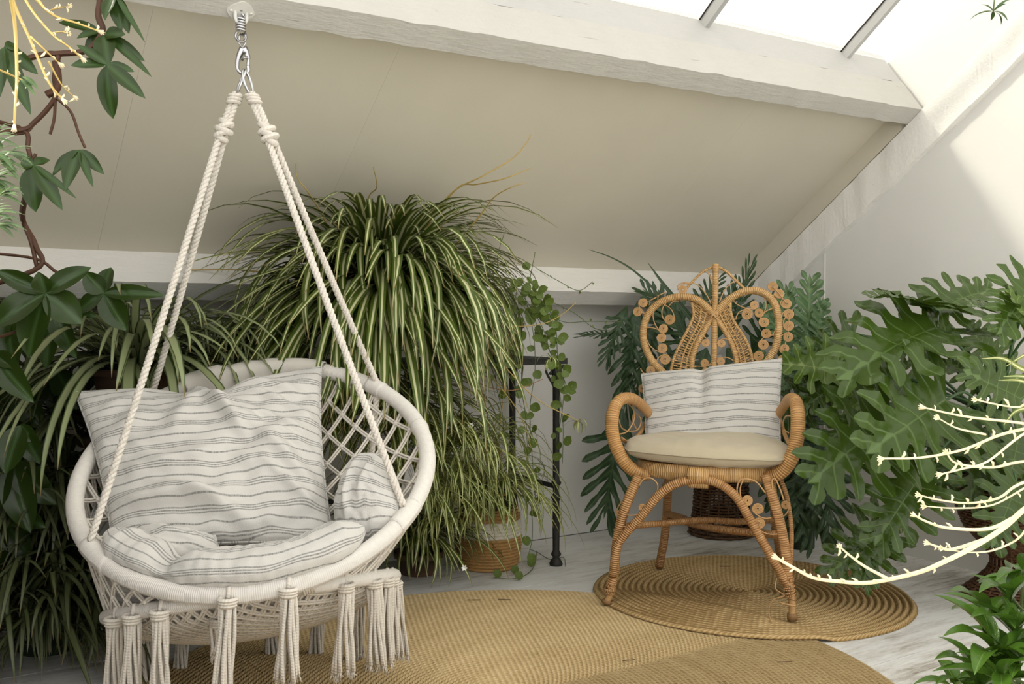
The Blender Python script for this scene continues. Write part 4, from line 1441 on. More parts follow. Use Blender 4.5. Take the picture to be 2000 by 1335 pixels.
# ------------------------------------------------------------------ plant helpers
def frame_mat(base, tip, nrm, width=1.0):
    """matrix: local y runs base -> tip, local z along nrm, unit length"""
    b, t = A3(base), A3(tip)
    yv = t - b
    L = float(np.linalg.norm(yv))
    yv = yv / L
    z = A3(nrm)
    z = norm(z - yv * (z @ yv))
    x = np.cross(yv, z)
    Mx = Matrix.Identity(4)
    for i in range(3):
        Mx[i][0], Mx[i][1], Mx[i][2], Mx[i][3] = x[i] * L * width, yv[i] * L, z[i] * L, b[i]
    return Mx

def strap_mesh(name, mat, w, el0, droop, power, drift, seg=10, fold=0.30):
    """strap leaf of unit length growing along +x, rising at el0 and arching over; returns mesh and its spine"""
    m = MB()
    p = np.array([0.0, 0.0, 0.0])
    V, U, spine = [], [], []
    for i in range(seg + 1):
        s = i / seg
        el = el0 - droop * s ** power
        ddir = np.array([math.cos(el), 0.0, math.sin(el)])
        if i:
            p = p + ddir / seg
        ww = w * (0.55 + 0.45 * min(1, s * 4)) * (1 - s ** 3.2) ** 0.8 + 0.0008
        up = np.array([-math.sin(el), 0.0, math.cos(el)])
        c = p + np.array([0, drift * s * s, 0])
        V += [c + np.array([0, -ww, 0]) + up * ww * fold, c, c + np.array([0, ww, 0]) + up * ww * fold]
        U += [(0.0, s), (0.5, s), (1.0, s)]
        spine.append(c)
    Fc = []
    for i in range(seg):
        a = i * 3
        Fc += [(a, a + 3, a + 4, a + 1), (a + 1, a + 4, a + 5, a + 2)]
    return m.add(V, Fc, U).mesh(name, mat), spine

def strap_set(mat, w, seed, n=16, el=(0.3, 1.45), droop=(1.2, 2.7)):
    rd = random.Random(seed)
    out = []
    for k in range(n):
        e = lerp(el[0], el[1], (k + 0.5) / n)
        out.append((e,) + strap_mesh('leaf', mat, w * rd.uniform(0.8, 1.15), e, rd.uniform(*droop) * (0.6 + 0.5 * e), rd.uniform(0.75, 1.7), rd.uniform(-0.16, 0.16)))
    return out

def room_ok(q):
    return q[1] < YB - 0.012 and q[2] > 0.012 and q[0] < XR - 0.03 and q[2] < zc(C_CEIL, q[1]) - 0.012 and not (q[1] > 3.0 and q[2] > 0.955)

def spider(root, crown, n, variants, Lr, seed, az=(0, 2 * PI), spread=0.06, rise=0.02, keep=None, elw=None, name='leaf'):
    """fill a crown with single strap leaves, each one an object"""
    rd = random.Random(seed)
    crown = A3(crown)
    made, tries = 0, 0
    while made < n and tries < n * 6:
        tries += 1
        a = rd.uniform(*az)
        e, me, sp = rd.choice(variants)
        L = rd.uniform(*Lr)
        off = spread * math.sqrt(rd.random())
        b = crown + np.array([math.cos(a), math.sin(a), 0]) * off + ZV * rd.uniform(-rise, rise)
        ca, sa = math.cos(a), math.sin(a)
        for _ in range(4):
            W3 = [b + L * np.array([q[0] * ca - q[1] * sa, q[0] * sa + q[1] * ca, q[2]]) for q in sp[2:]]
            if all(room_ok(q) for q in W3) and (keep is None or keep(W3)):
                inst(name, me, root, Matrix.Translation(Vector(b)) @ Matrix.Rotation(a, 4, 'Z') @ Matrix.Rotation(rd.uniform(-0.15, 0.15), 4, 'X') @ Matrix.Scale(L, 4))
                made += 1
                break
            L *= 0.75
            if L < Lr[0] * 0.5:
                break

def spider_mass(root, crown, n, variants, Lr, seed, mat, az=(0, 2 * PI), spread=0.06, rise=0.02, keep=None):
    """the leaves past those built one by one, joined"""
    rd = random.Random(seed)
    crown = A3(crown)
    m = MB()
    made, tries = 0, 0
    while made < n and tries < n * 6:
        tries += 1
        a = rd.uniform(*az)
        e, me, sp = rd.choice(variants)
        L = rd.uniform(*Lr)
        b = crown + np.array([math.cos(a), math.sin(a), 0]) * spread * math.sqrt(rd.random()) + ZV * rd.uniform(-rise, rise)
        ca, sa = math.cos(a), math.sin(a)
        co = np.empty(len(me.vertices) * 3)
        me.vertices.foreach_get('co', co)
        co = co.reshape(-1, 3) * L
        Wv = np.c_[co[:, 0] * ca - co[:, 1] * sa, co[:, 0] * sa + co[:, 1] * ca, co[:, 2]] + b
        if not all(room_ok(q) for q in Wv[6::3]) or (keep and not keep(Wv)):
            continue
        k = len(me.vertices) // 3
        m.add(list(Wv), [f for i in range(k - 1) for f in ((i * 3, i * 3 + 3, i * 3 + 4, i * 3 + 1), (i * 3 + 1, i * 3 + 4, i * 3 + 5, i * 3 + 2))], [(x, i / (k - 1)) for i in range(k) for x in (0.0, 0.5, 1.0)])
        made += 1
    return tag(m.build('leaf_mass', MT[mat], root), kind='stuff')

def pot(root, c, r, h, mat, rim=0.012, soil=True, name='pot'):
    x, yv, z = c
    MB().lathe([(0, z), (r * 0.74, z), (r * 0.78, z + 0.004), (r * 0.95, z + h * 0.8), (r * 0.97, z + h - 0.02), (r * 1.05, z + h - 0.02), (r * 1.06, z + h), (r * 0.93, z + h), (r * 0.90, z + h - 0.03)], (x, yv, 0), 32).build(name, MT[mat], root)
    if soil:
        MB().lathe([(0, z + h - 0.022), (r * 0.92, z + h - 0.025)], (x, yv, 0), 20).build('soil', MT['soil'], root)

def stem(root, pts, r, mat, name='stem', n=6, sub=6):
    P = smooth(pts, sub)
    if hasattr(r, '__len__'):
        r = [lerp(r[0], r[1], k / (len(P) - 1)) for k in range(len(P))]
    return MB().tube(P, r, n).build(name, MT[mat], root)

def lens(m, base, tip, w, nrm, droop=0.0, fold=0.25, seg=8, wave=0.0, fat=0.9, seed=0.0):
    """one pointed-oval blade added to a mesh builder; uv.x = distance to the midrib"""
    b, t = A3(base), A3(tip)
    yv = t - b
    L = float(np.linalg.norm(yv))
    yv = yv / L
    z = norm(A3(nrm) - yv * (A3(nrm) @ yv))
    x = np.cross(yv, z)
    V, U, Fc = [], [], []
    for i in range(seg + 1):
        s = i / seg
        ww = w * (math.sin(PI * s ** fat) ** 0.8 if 0 < s < 1 else 0.0) + 0.0004
        c = b + yv * L * s + z * (droop * L * (s * (1 - s) * 2.0))
        wv = wave * math.sin(9 * s + seed)
        for f in (-1, -0.5, 0, 0.5, 1):
            V.append(c + x * ww * f + z * (abs(f) ** 1.5 * ww * fold + wv * abs(f) * ww * (1 if f > 0 else -0.7)))
            U.append((abs(f) * ww * 4, s))
    for i in range(seg):
        for k in range(4):
            a = i * 5 + k
            Fc.append((a, a + 5, a + 6, a + 1))
    m.add(V, Fc, U)

def vdist(p, veins):
    best = 9.0
    for a, b in veins:
        dx, dy = b[0] - a[0], b[1] - a[1]
        u = max(0, min(1, ((p[0] - a[0]) * dx + (p[1] - a[1]) * dy) / (dx * dx + dy * dy)))
        best = min(best, math.hypot(p[0] - a[0] - u * dx, p[1] - a[1] - u * dy))
    return best

def lobed_mesh(name, mat, seed, lobes=6, deep=0.30, lobe_w=0.075, long=(0.50, 0.22), fan=(2.15, 0.50), first=0.02, last=0.86, fold=0.18, droop=0.16, wave=0.030, tip_w=0.06):
    """deeply cut leaf of unit length: outline with lobes, triangulated, veins as inner edges"""
    rd = random.Random(seed)
    veins = [((0.0, 0.0), (0.0, 1.0))]
    sides = {}
    for sg in (-1, 1):
        L = []
        for k in range(lobes):
            t = k / (lobes - 1)
            mrow = lerp(first, last, t ** 1.05)
            ang = lerp(fan[0], fan[1], t ** 0.8) + rd.uniform(-0.06, 0.06)
            ln = lerp(long[0], long[1], t ** 1.3) * rd.uniform(0.9, 1.08) * (0.86 if k == 0 else 1.0)
            d = (sg * math.sin(ang), math.cos(ang))
            L.append(((0.0, mrow), d, ln))
            veins.append(((0.0, mrow), (d[0] * ln * 0.97, mrow + d[1] * ln * 0.97)))
        sides[sg] = L
    def side_outline(sg):
        out = [(sg * 0.012, -0.01)]
        L = sides[sg]
        for k, (b, d, ln) in enumerate(L):
            pr = (-d[1] * sg, d[0] * sg)            # towards the next lobe up the leaf
            w = lobe_w * (1.0 - 0.22 * k / (lobes - 1)) * rd.uniform(0.9, 1.15)
            def P(f, g):
                return (b[0] + d[0] * ln * f + pr[0] * w * g * (-1), b[1] + d[1] * ln * f + pr[1] * w * g * (-1))
            lo = [(0.45, 0.75), (0.66, 1.05), (0.84, 0.95), (0.95, 0.50)]
            hi = [(0.97, -0.35), (0.86, -0.90), (0.68, -1.05), (0.48, -0.80)]
            for f, g in lo:
                out.append(P(f, g * rd.uniform(0.85, 1.15)))
            out.append(P(1.0, 0.0))
            for f, g in hi:
                out.append(P(f, g * rd.uniform(0.85, 1.15)))
            if k < lobes - 1:
                b2, d2, l2 = L[k + 1]
                q = (b[0] + d[0] * ln * deep, b[1] + d[1] * ln * deep)
                q2 = (b2[0] + d2[0] * l2 * deep, b2[1] + d2[1] * l2 * deep)
                out.append(((q[0] + q2[0]) / 2, (q[1] + q2[1]) / 2))
        out.append((sg * tip_w, 0.90))
        out.append((sg * tip_w * 0.75, 0.96))
        return out
    # order both sides so that lobe 'lo' edges face the leaf base
    R, Lf = side_outline(1), side_outline(-1)
    poly = R + [(0.0, 1.02)] + Lf[::-1]
    verts = [Vector(p) for p in poly]
    n = len(verts)
    ed = [(i, (i + 1) % n) for i in range(n)]
    for a, b in veins:
        i0 = len(verts)
        steps = 7
        for k in range(steps + 1):
            verts.append(Vector((lerp(a[0], b[0], k / steps), lerp(a[1], b[1], k / steps))))
        for k in range(steps):
            ed.append((i0 + k, i0 + k + 1))
    gx = -0.62
    while gx < 0.63:
        gy_ = -0.30
        while gy_ < 1.05:
            pt = (gx + rd.uniform(-0.012, 0.012), gy_ + rd.uniform(-0.012, 0.012))
            if vdist(pt, veins) > 0.016:
                verts.append(Vector(pt))
            gy_ += 0.048
        gx += 0.048
    res = delaunay_2d_cdt(verts, ed, [list(range(n))], 1, 1e-5)
    V2, F2 = res[0], res[2]
    used = sorted({i for f in F2 for i in f})
    remap = {j: i for i, j in enumerate(used)}
    V2 = [V2[j] for j in used]
    F2 = [[remap[j] for j in f] for f in F2]
    V, U = [], []
    for p in V2:
        d = vdist(p, veins)
        r = math.hypot(p[0], p[1])
        z = fold * abs(p[0]) ** 1.2 - droop * p[1] * p[1] - 0.35 * droop * p[0] * p[0] * 2 + wave * math.sin(17 * p[0] + 5 * p[1] + seed) * min(1, r * 2) + 0.35 * wave * math.sin(41 * p[1] + 23 * p[0]) + d * 0.28
        V.append((p[0], p[1], z))
        U.append((d, p[1]))
    return MB().add(V, [tuple(f) for f in F2], U).mesh(name, mat)

def put_leaf(root, me, base, tip, nrm, width=1.0, name='leaf'):
    return inst(name, me, root, frame_mat(base, tip, nrm, width))

TOCAM = -FH

# ------------------------------------------------------------------ iron table
t_f, t_b = on_floor(1086, 1103), np.array([2.150, 3.300, 0])
TZ = 0.770
TX0 = 1.12
table = thing('iron_table', 'narrow black iron table with rusty turned legs against the knee wall', 'table', (1.6, 3.13, 0))
LEG = [(0, 0.0), (0.024, 0.0), (0.025, 0.008), (0.018, 0.022), (0.011, 0.030), (0.019, 0.038), (0.019, 0.044), (0.0125, 0.055), (0.0135, 0.15), (0.0125, 0.240), (0.019, 0.250), (0.019, 0.256), (0.0115, 0.266), (0.0120, 0.296), (0.019, 0.304), (0.019, 0.310), (0.0125, 0.320), (0.0125, 0.52), (0.0135, 0.70), (0.021, 0.712), (0.021, 0.722), (0.013, 0.730), (0.014, TZ)]
lm = MB().lathe(LEG, (0, 0, 0), 14).mesh('leg', MT['iron'])
legs = [(t_f[0], t_f[1]), (t_b[0], t_b[1]), (TX0 + 0.04, t_f[1]), (TX0 + 0.04, t_b[1])]
for x, yv in legs:
    inst('leg', lm, table, Matrix.Translation((x, yv, 0)))
for i, j in ((0, 1), (2, 3)):
    MB().tube([(*legs[i], 0.292), (*legs[j], 0.292)], 0.0095, 8).build('stretcher', MT['iron'], table)
MB().tube([((legs[0][0] + legs[1][0]) / 2, 3.13, 0.292), ((legs[2][0] + legs[3][0]) / 2, 3.13, 0.292)], 0.0085, 8).build('stretcher', MT['iron'], table)
MB().box((TX0, t_f[1] - 0.03, TZ - 0.022), (t_f[0] + 0.03, t_b[1] + 0.02, TZ)).build('table_top', MT['iron'], table, flat=True)
for x in (t_f[0], TX0 + 0.04):
    for s in (-1, 1):
        MB().tube(smooth([(x, t_f[1], TZ - 0.12), (x + s * 0.02, t_f[1], TZ - 0.09), (x + s * 0.045, t_f[1], TZ - 0.05), (x + s * 0.035, t_f[1], TZ - 0.03), (x + s * 0.02, t_f[1], TZ - 0.045), (x + s * 0.03, t_f[1], TZ - 0.06)], 5), 0.0045, 6).build('bracket_scroll', MT['iron'], table)

# ------------------------------------------------------------------ spider plants
SV_BIG = strap_set(MT['spider'], 0.0205, 11, 26, (0.05, 1.50), (0.9, 2.5))
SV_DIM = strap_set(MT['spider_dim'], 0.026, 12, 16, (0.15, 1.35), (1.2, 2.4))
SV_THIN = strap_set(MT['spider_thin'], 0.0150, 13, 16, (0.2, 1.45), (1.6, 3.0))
SV_DARK = strap_set(MT['spider_shade'], 0.024, 16, 14, (0.1, 1.4), (1.2, 2.6))
SV_HANG = strap_set(MT['spider'], 0.020, 15, 14, (-0.25, 0.75), (1.3, 2.2))
SV_LOW = strap_set(MT['spider'], 0.030, 14, 12, (0.2, 1.35), (1.4, 2.8))

def plantlet(root, c, n, L, seed, mat='spider_thin', w=0.0035):
    """a tuft of small strap leaves, one part of its mother plant"""
    rd = random.Random(seed)
    m = MB()
    c = A3(c)
    for k in range(n):
        a = rd.uniform(0, 2 * PI)
        el = rd.uniform(-0.1, 1.3)
        LL = L * rd.uniform(0.55, 1.1)
        dr = rd.uniform(1.2, 2.8)
        p = c.copy()
        V, U = [], []
        sidev = np.array([-math.sin(a), math.cos(a), 0])
        for i in range(7):
            s = i / 6
            e = el - dr * s
            if i:
                p = p + np.array([math.cos(a) * math.cos(e), math.sin(a) * math.cos(e), math.sin(e)]) * LL / 6
            p2 = p.copy()
            p2[1] = min(p2[1], YB - 0.01)
            ww = w * (1 - s ** 2.5) + 0.0004
            V += [p2 - sidev * ww, p2 - ZV * ww * 0.2, p2 + sidev * ww]
            U += [(0.0, s), (0.5, s), (1.0, s)]
        m.add(V, [f for i in range(6) for f in ((i * 3, i * 3 + 3, i * 3 + 4, i * 3 + 1), (i * 3 + 1, i * 3 + 4, i * 3 + 5, i * 3 + 2))], U)
    return m.build('plantlet', MT[mat], root)

big_c = hit(745, 560, np.array([0, 2.96, 0]), np.array([0, 1.0, 0]))
bigp = thing('spider_plant', 'biggest spider plant, fountain of cream-striped leaves under the sloping ceiling on the iron table', 'plant', (big_c[0], 3.02, TZ), 'spider plants')
pot(bigp, (big_c[0], 3.06, TZ), 0.125, 0.20, 'terra')
cz_ = 1.005
def keep_big(W3):
    if W3[-1][1] > 3.20:
        return False
    for q in W3[::3]:
        x, yv = proj(q)
        if not (402 < x < 1022) or yv < 372 or (yv < 470 and abs(x - 720) > 300):
            return False
    return True
spider(bigp, (big_c[0], 2.985, cz_), 245, SV_BIG, (0.36, 0.78), 21, (PI * 0.96, 2.06 * PI), 0.10, 0.03, keep_big)
spider_mass(bigp, (big_c[0], 2.985, cz_ - 0.03), 330, SV_BIG, (0.34, 0.80), 23, 'spider', (PI * 0.92, 2.08 * PI), 0.12, 0.05, keep_big)
spider(bigp, (big_c[0], 3.00, cz_ - 0.02), 44, SV_BIG, (0.30, 0.50), 22, (0, 2 * PI), 0.09, 0.03)
spider_mass(bigp, (big_c[0], 2.965, cz_ - 0.03), 240, SV_HANG, (0.40, 0.76), 24, 'spider', (PI * 0.95, 2.05 * PI), 0.13, 0.03, keep_big)
for i, (x, yv, n) in enumerate(((690, 740, 90), (760, 800, 90), (640, 780, 60), (800, 760, 70))):
    spider_mass(bigp, at(x, yv, 3.12), n, SV_HANG, (0.24, 0.42), 470 + i, 'spider', (0, 2 * PI), 0.06, 0.04)
for pts in (((800, 520), (845, 425), (888, 372), (940, 345), (1000, 310), (1028, 280), (1038, 262)), ((838, 432), (895, 366), (930, 360), (980, 350), (1018, 336), (1036, 328)), ((888, 482), (938, 420), (965, 385), (1000, 365), (1025, 357)),
            ((690, 520), (640, 440), (618, 400), (598, 370), (580, 345), (578, 308)), ((705, 450), (720, 385), (736, 365), (729, 325)), ((560, 540), (470, 527), (330, 527), (250, 520), (190, 508), (165, 495))):
    d0 = 2.98 if pts[-1][0] > 300 else 3.05
    stem(bigp, [at(x, yv, lerp(3.20, d0, min(1, k / 3))) for k, (x, yv) in enumerate(pts)], (0.0030, 0.0012), 'runner', 'runner')
rd = random.Random(5)
for pts in (((905, 575), (940, 620), (1000, 636), (1060, 632), (1100, 612), (1125, 590)), ((860, 690), (930, 745), (1000, 762), (1060, 740)), ((880, 640), (940, 760), (960, 850), (995, 905)), ((930, 640), (990, 720), (1050, 780), (1110, 812), (1130, 822)),
            ((900, 610), (960, 660), (985, 740), (975, 850), (985, 930)), ((820, 720), (850, 830), (865, 900)), ((640, 760), (600, 700), (585, 640)), ((640, 600), (632, 700), (655, 760)), ((845, 700), (885, 800), (915, 860)), ((790, 720), (800, 800), (830, 880)),
            ((930, 700), (1010, 800), (1040, 880)), ((870, 760), (880, 840), (905, 905))):
    d0 = rd.uniform(3.02, 3.2)
    stem(bigp, [at(x, yv, lerp(d0, d0 + 0.10, k / (len(pts) - 1))) for k, (x, yv) in enumerate(pts)], (0.0019, 0.0012), 'runner' if rd.random() < 0.8 else 'runner_red', 'runner')
for i, (x, yv, n, L) in enumerate(((865, 905, 24, .13), (915, 865, 22, .12), (830, 885, 24, .14), (985, 935, 16, .10), (880, 960, 26, .15), (835, 960, 22, .14), (930, 905, 20, .12), (1130, 822, 8, .06), (800, 820, 18, .13), (905, 820, 20, .11), (850, 1010, 22, .15), (585, 640, 8, .08), (1075, 700, 12, .06), (895, 1010, 20, .13), (955, 820, 14, .09))):
    plantlet(bigp, at(x, yv, rd.uniform(3.0, 3.25)), n, L, 300 + i)
for i, (x, yv, d, n) in enumerate(((860, 850, 3.12, 90), (905, 880, 3.15, 80), (830, 930, 3.1, 80), (875, 940, 3.14, 60), (800, 870, 3.2, 60), (945, 860, 3.2, 50))):
    spider_mass(bigp, at(x, yv, d), n, SV_THIN, (0.14, 0.34), 400 + i, 'spider_thin', (0, 2 * PI), 0.05, 0.05)
for x, yv in ((907, 1108), (838, 805), (920, 830)):
    m = MB()
    c = at(x, yv, 3.0)
    for k in range(6):
        a = 2 * PI * k / 6
        dv = RT * math.cos(a) + UP * math.sin(a)
        lens(m, c, c + dv * 0.010 - FH * 0.003, 0.0026, -FH, seg=4)
    m.build('flower', MT['flower'], bigp)

mid_c = at(262, 708, 2.82)
stand = thing('plant_stand', 'dark wooden plant stand half hidden behind the hanging chair', 'plant stand', (mid_c[0], mid_c[1], 0))
MB().lathe([(0, 0.555), (0.15, 0.555), (0.155, 0.565), (0.155, 0.580), (0, 0.580)], (mid_c[0], mid_c[1], 0), 28).build('top', MT['darkwood'], stand)
for k in range(3):
    a = 2 * PI * k / 3 + 0.4
    MB().tube([(mid_c[0] + 0.09 * math.cos(a), mid_c[1] + 0.09 * math.sin(a), 0.56), (mid_c[0] + 0.16 * math.cos(a), mid_c[1] + 0.16 * math.sin(a), 0.0)], [0.014, 0.011], 10).build('leg', MT['darkwood'], stand)
midp = thing('spider_plant', 'dark green spider plant behind the left side of the hanging chair, on the plant stand', 'plant', (mid_c[0], mid_c[1], 0.58), 'spider plants')
pot(midp, (mid_c[0], mid_c[1], 0.58), 0.11, 0.19, 'terra')
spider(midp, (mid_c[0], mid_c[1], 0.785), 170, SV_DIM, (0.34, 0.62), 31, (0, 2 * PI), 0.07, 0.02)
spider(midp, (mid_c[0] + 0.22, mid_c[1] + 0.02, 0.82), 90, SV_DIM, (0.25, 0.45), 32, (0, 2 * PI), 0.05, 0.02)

low_f = on_floor(95, 1265)
lowp = thing('spider_plant', 'shaded spider plant on the floor at the left edge, beside the hanging chair tassels', 'plant', low_f, 'spider plants')
pot(lowp, (low_f[0], low_f[1], 0), 0.10, 0.09, 'pot')
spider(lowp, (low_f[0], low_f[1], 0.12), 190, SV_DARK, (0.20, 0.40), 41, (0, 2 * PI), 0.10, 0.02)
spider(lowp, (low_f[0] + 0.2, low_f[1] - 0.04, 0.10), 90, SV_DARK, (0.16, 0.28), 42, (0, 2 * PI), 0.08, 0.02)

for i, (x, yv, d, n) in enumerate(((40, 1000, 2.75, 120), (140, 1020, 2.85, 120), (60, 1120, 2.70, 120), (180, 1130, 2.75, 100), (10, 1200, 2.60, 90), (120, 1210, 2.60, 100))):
    spider_mass(lowp, at(x, yv, d), n, SV_DARK, (0.22, 0.44), 430 + i, 'spider_shade', (0, 2 * PI), 0.10, 0.06)
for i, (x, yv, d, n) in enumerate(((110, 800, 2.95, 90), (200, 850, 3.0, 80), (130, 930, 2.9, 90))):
    spider_mass(midp, at(x, yv, d), n, SV_DARK, (0.28, 0.5), 450 + i, 'spider_shade', (0, 2 * PI), 0.10, 0.06)
r_f = on_floor(818, 1118)
rp = thing('spider_plant', 'spider plant on the floor between the hanging chair and the seagrass basket', 'plant', r_f, 'spider plants')
pot(rp, (r_f[0], r_f[1], 0), 0.085, 0.08, 'terra')
spider(rp, (r_f[0], r_f[1], 0.13), 150, SV_LOW, (0.22, 0.42), 51, (0, 2 * PI), 0.06, 0.02)
spider(rp, (r_f[0] - 0.03, r_f[1] + 0.02, 0.34), 110, SV_THIN, (0.28, 0.46), 52, (0, 2 * PI), 0.06, 0.06)

# seagrass basket and its thin-leaved spider plant
bk = on_floor(972, 1112)
BKX, BKY = 1.905, 3.085
bask = thing('basket', 'round seagrass basket with a white band, standing under the iron table', 'basket', (BKX, BKY, 0))
def braid_row(z, r, mat, k):
    m = MB()
    P = []
    n = 60
    for i in range(n):
        a = 2 * PI * i / n
        P.append((BKX + (r + 0.0022 * math.sin(a * 30 + k * PI)) * math.cos(a), BKY + (r + 0.0022 * math.sin(a * 30 + k * PI)) * math.sin(a), z + 0.0012 * math.sin(a * 30 + k)))
    m.tube(P, 0.0072, 6, closed=True)
    return m.build('braided_row', MT[mat], bask)
k = 0
z = 0.008
while z < 0.285:
    t = z / 0.285
    r = 0.100 + 0.020 * math.sin(PI * min(1, t * 1.15)) - 0.004 * t
    braid_row(z, r, 'seagrass_white' if 0.125 < z < 0.185 else 'seagrass', k)
    z += 0.0118
    k += 1
MB().lathe([(0, 0.006), (0.100, 0.006), (0.112, 0.10), (0.112, 0.2), (0.103, 0.275), (0, 0.255)], (BKX, BKY, 0), 24).build('liner', MT['soil'], bask)
bkp = thing('spider_plant', 'fine-leaved pale spider plant spilling out of the seagrass basket', 'plant', (BKX, BKY, 0.265), 'spider plants')
MB().lathe([(0, 0.30), (0.03, 0.295), (0.055, 0.268)], (BKX, BKY, 0), 14).build('root_crown', MT['soil'], bkp)
spider(bkp, (BKX - 0.02, BKY - 0.03, 0.305), 115, SV_THIN, (0.26, 0.44), 61, (PI * 0.75, PI * 1.75), 0.06, 0.03)
spider(bkp, (BKX, BKY, 0.305), 50, SV_THIN, (0.22, 0.38), 62, (0, 2 * PI), 0.05, 0.03)

# ------------------------------------------------------------------ trailing vine with coin leaves
vine = thing('trailing_vine', 'round-leaved green vine trailing down from the end of the iron table', 'plant', (2.02, 3.16, TZ))
pot(vine, (2.02, 3.16, TZ), 0.075, 0.13, 'terra')
coin = []
for sd_ in range(3):
    m = MB()
    V, U, Fc = [(0, 0.5, -0.05)], [(0.0, 0.5)], []
    for k in range(14):
        a = 2 * PI * k / 14
        rr = 0.5 * (1 + 0.08 * math.cos(2 * a + sd_)) * (1.16 if k == 7 * 0 + 4 else 1.0)
        V.append((rr * math.cos(a) * (0.92 + 0.06 * sd_), 0.5 + rr * math.sin(a), 0.06 * math.cos(2 * a + sd_)))
        U.append((0.10, 0.5))
    V.append((0, 0, 0)); U.append((0.0, 0.0))
    Fc = [(0, 1 + k, 1 + (k + 1) % 14) for k in range(14)]
    coin.append(m.add(V[:-1], Fc, U[:-1]).mesh('leaf', MT['coin']))
rd = random.Random(77)
def vine_stem(pts, d0, d1, leaf=0.030, every=0.045, skip=0.0, mat='greenstem', dens=1):
    P = smooth([at(x, yv, lerp(d0, d1, k / (len(pts) - 1))) for k, (x, yv) in enumerate(pts)], 7)
    for q in P:
        q[1] = min(q[1], YB - 0.012)
        q[2] = max(q[2], 0.004)
    MB().tube(P, 0.0013, 5).build('stem', MT[mat], vine)
    acc, s = 0.0, 1
    for a, b in zip(P, P[1:]):
        acc += float(np.linalg.norm(b - a))
        if acc > every * rd.uniform(0.75, 1.2):
            acc = 0.0
            if rd.random() < skip:
                continue
            s = -s
            for _ in range(dens):
                out = norm(RT * s * rd.uniform(0.3, 1) + UP * rd.uniform(-0.9, 0.7) - FH * rd.uniform(-0.1, 0.6))
                L = leaf * rd.uniform(0.7, 1.15)
                nr = norm(-FH + UP * rd.uniform(-0.2, 0.9) + RT * rd.uniform(-0.7, 0.7))
                b2 = b + out * L
                if b2[1] < YB - 0.01 and b2[2] > 0.004:
                    put_leaf(vine, rd.choice(coin), b + out * 0.004, b2, nr)
for pts, ev, sk, dn in (
    (((1045, 492), (1035, 560), (1050, 640), (1080, 700), (1095, 780), (1100, 840), (1098, 905)), 0.040, 0.05, 1),
    (((1010, 560), (1000, 640), (1010, 720), (1025, 800), (1030, 870), (1035, 950), (1040, 1040), (1032, 1085)), 0.048, 0.1, 1),
    (((1020, 560), (1040, 640), (1045, 720), (1035, 800), (1040, 900), (1048, 1000)), 0.050, 0.1, 1),
    (((1030, 540), (1060, 590), (1085, 640), (1090, 700), (1108, 760)), 0.026, 0.0, 2),
    (((990, 570), (975, 660), (968, 740), (980, 800), (985, 860)), 0.045, 0.1, 1),
    (((1000, 550), (1030, 590), (1060, 640), (1075, 690)), 0.022, 0.0, 2),
    (((1015, 545), (1045, 575), (1075, 610), (1080, 660)), 0.022, 0.0, 2),
    (((985, 560), (1010, 620), (1005, 690), (1010, 760)), 0.036, 0.0, 1),
    (((1070, 690), (1100, 730), (1098, 800), (1085, 870)), 0.048, 0.1, 1)):
    vine_stem(pts, rd.uniform(3.30, 3.42), rd.uniform(3.44, 3.60), 0.036, ev, sk, dens=dn)
for pts in (((1050, 600), (1100, 628), (1150, 627), (1215, 628)), ((1060, 582), (1120, 610), (1160, 640), (1195, 646)), ((1050, 525), (1090, 548), (1130, 567), (1158, 550)), ((975, 560), (972, 500), (985, 455))):
    vine_stem(pts, 3.45, 3.62, 0.013, 0.07, 0.2)
stem(vine, [on_floor(1034, 1072, 0.005), on_floor(1050, 1078, 0.005), on_floor(1075, 1092, 0.006), on_floor(1100, 1088, 0.006), on_floor(1105, 1105, 0.004)], 0.0014, 'greenstem')
P = [on_floor(x, yv, 0.008) for x, yv in ((1048, 1075), (1045, 1100), (1030, 1120), (1000, 1130), (965, 1127))]
stem(vine, P, 0.0014, 'greenstem')
for x, yv in ((1032, 1105), (1000, 1118), (1008, 1130), (966, 1126)):
    b = on_floor(x, yv, 0.010)
    put_leaf(vine, coin[0], b, b + RT * 0.020 + ZV * 0.024, norm(-FH + ZV * 0.4))

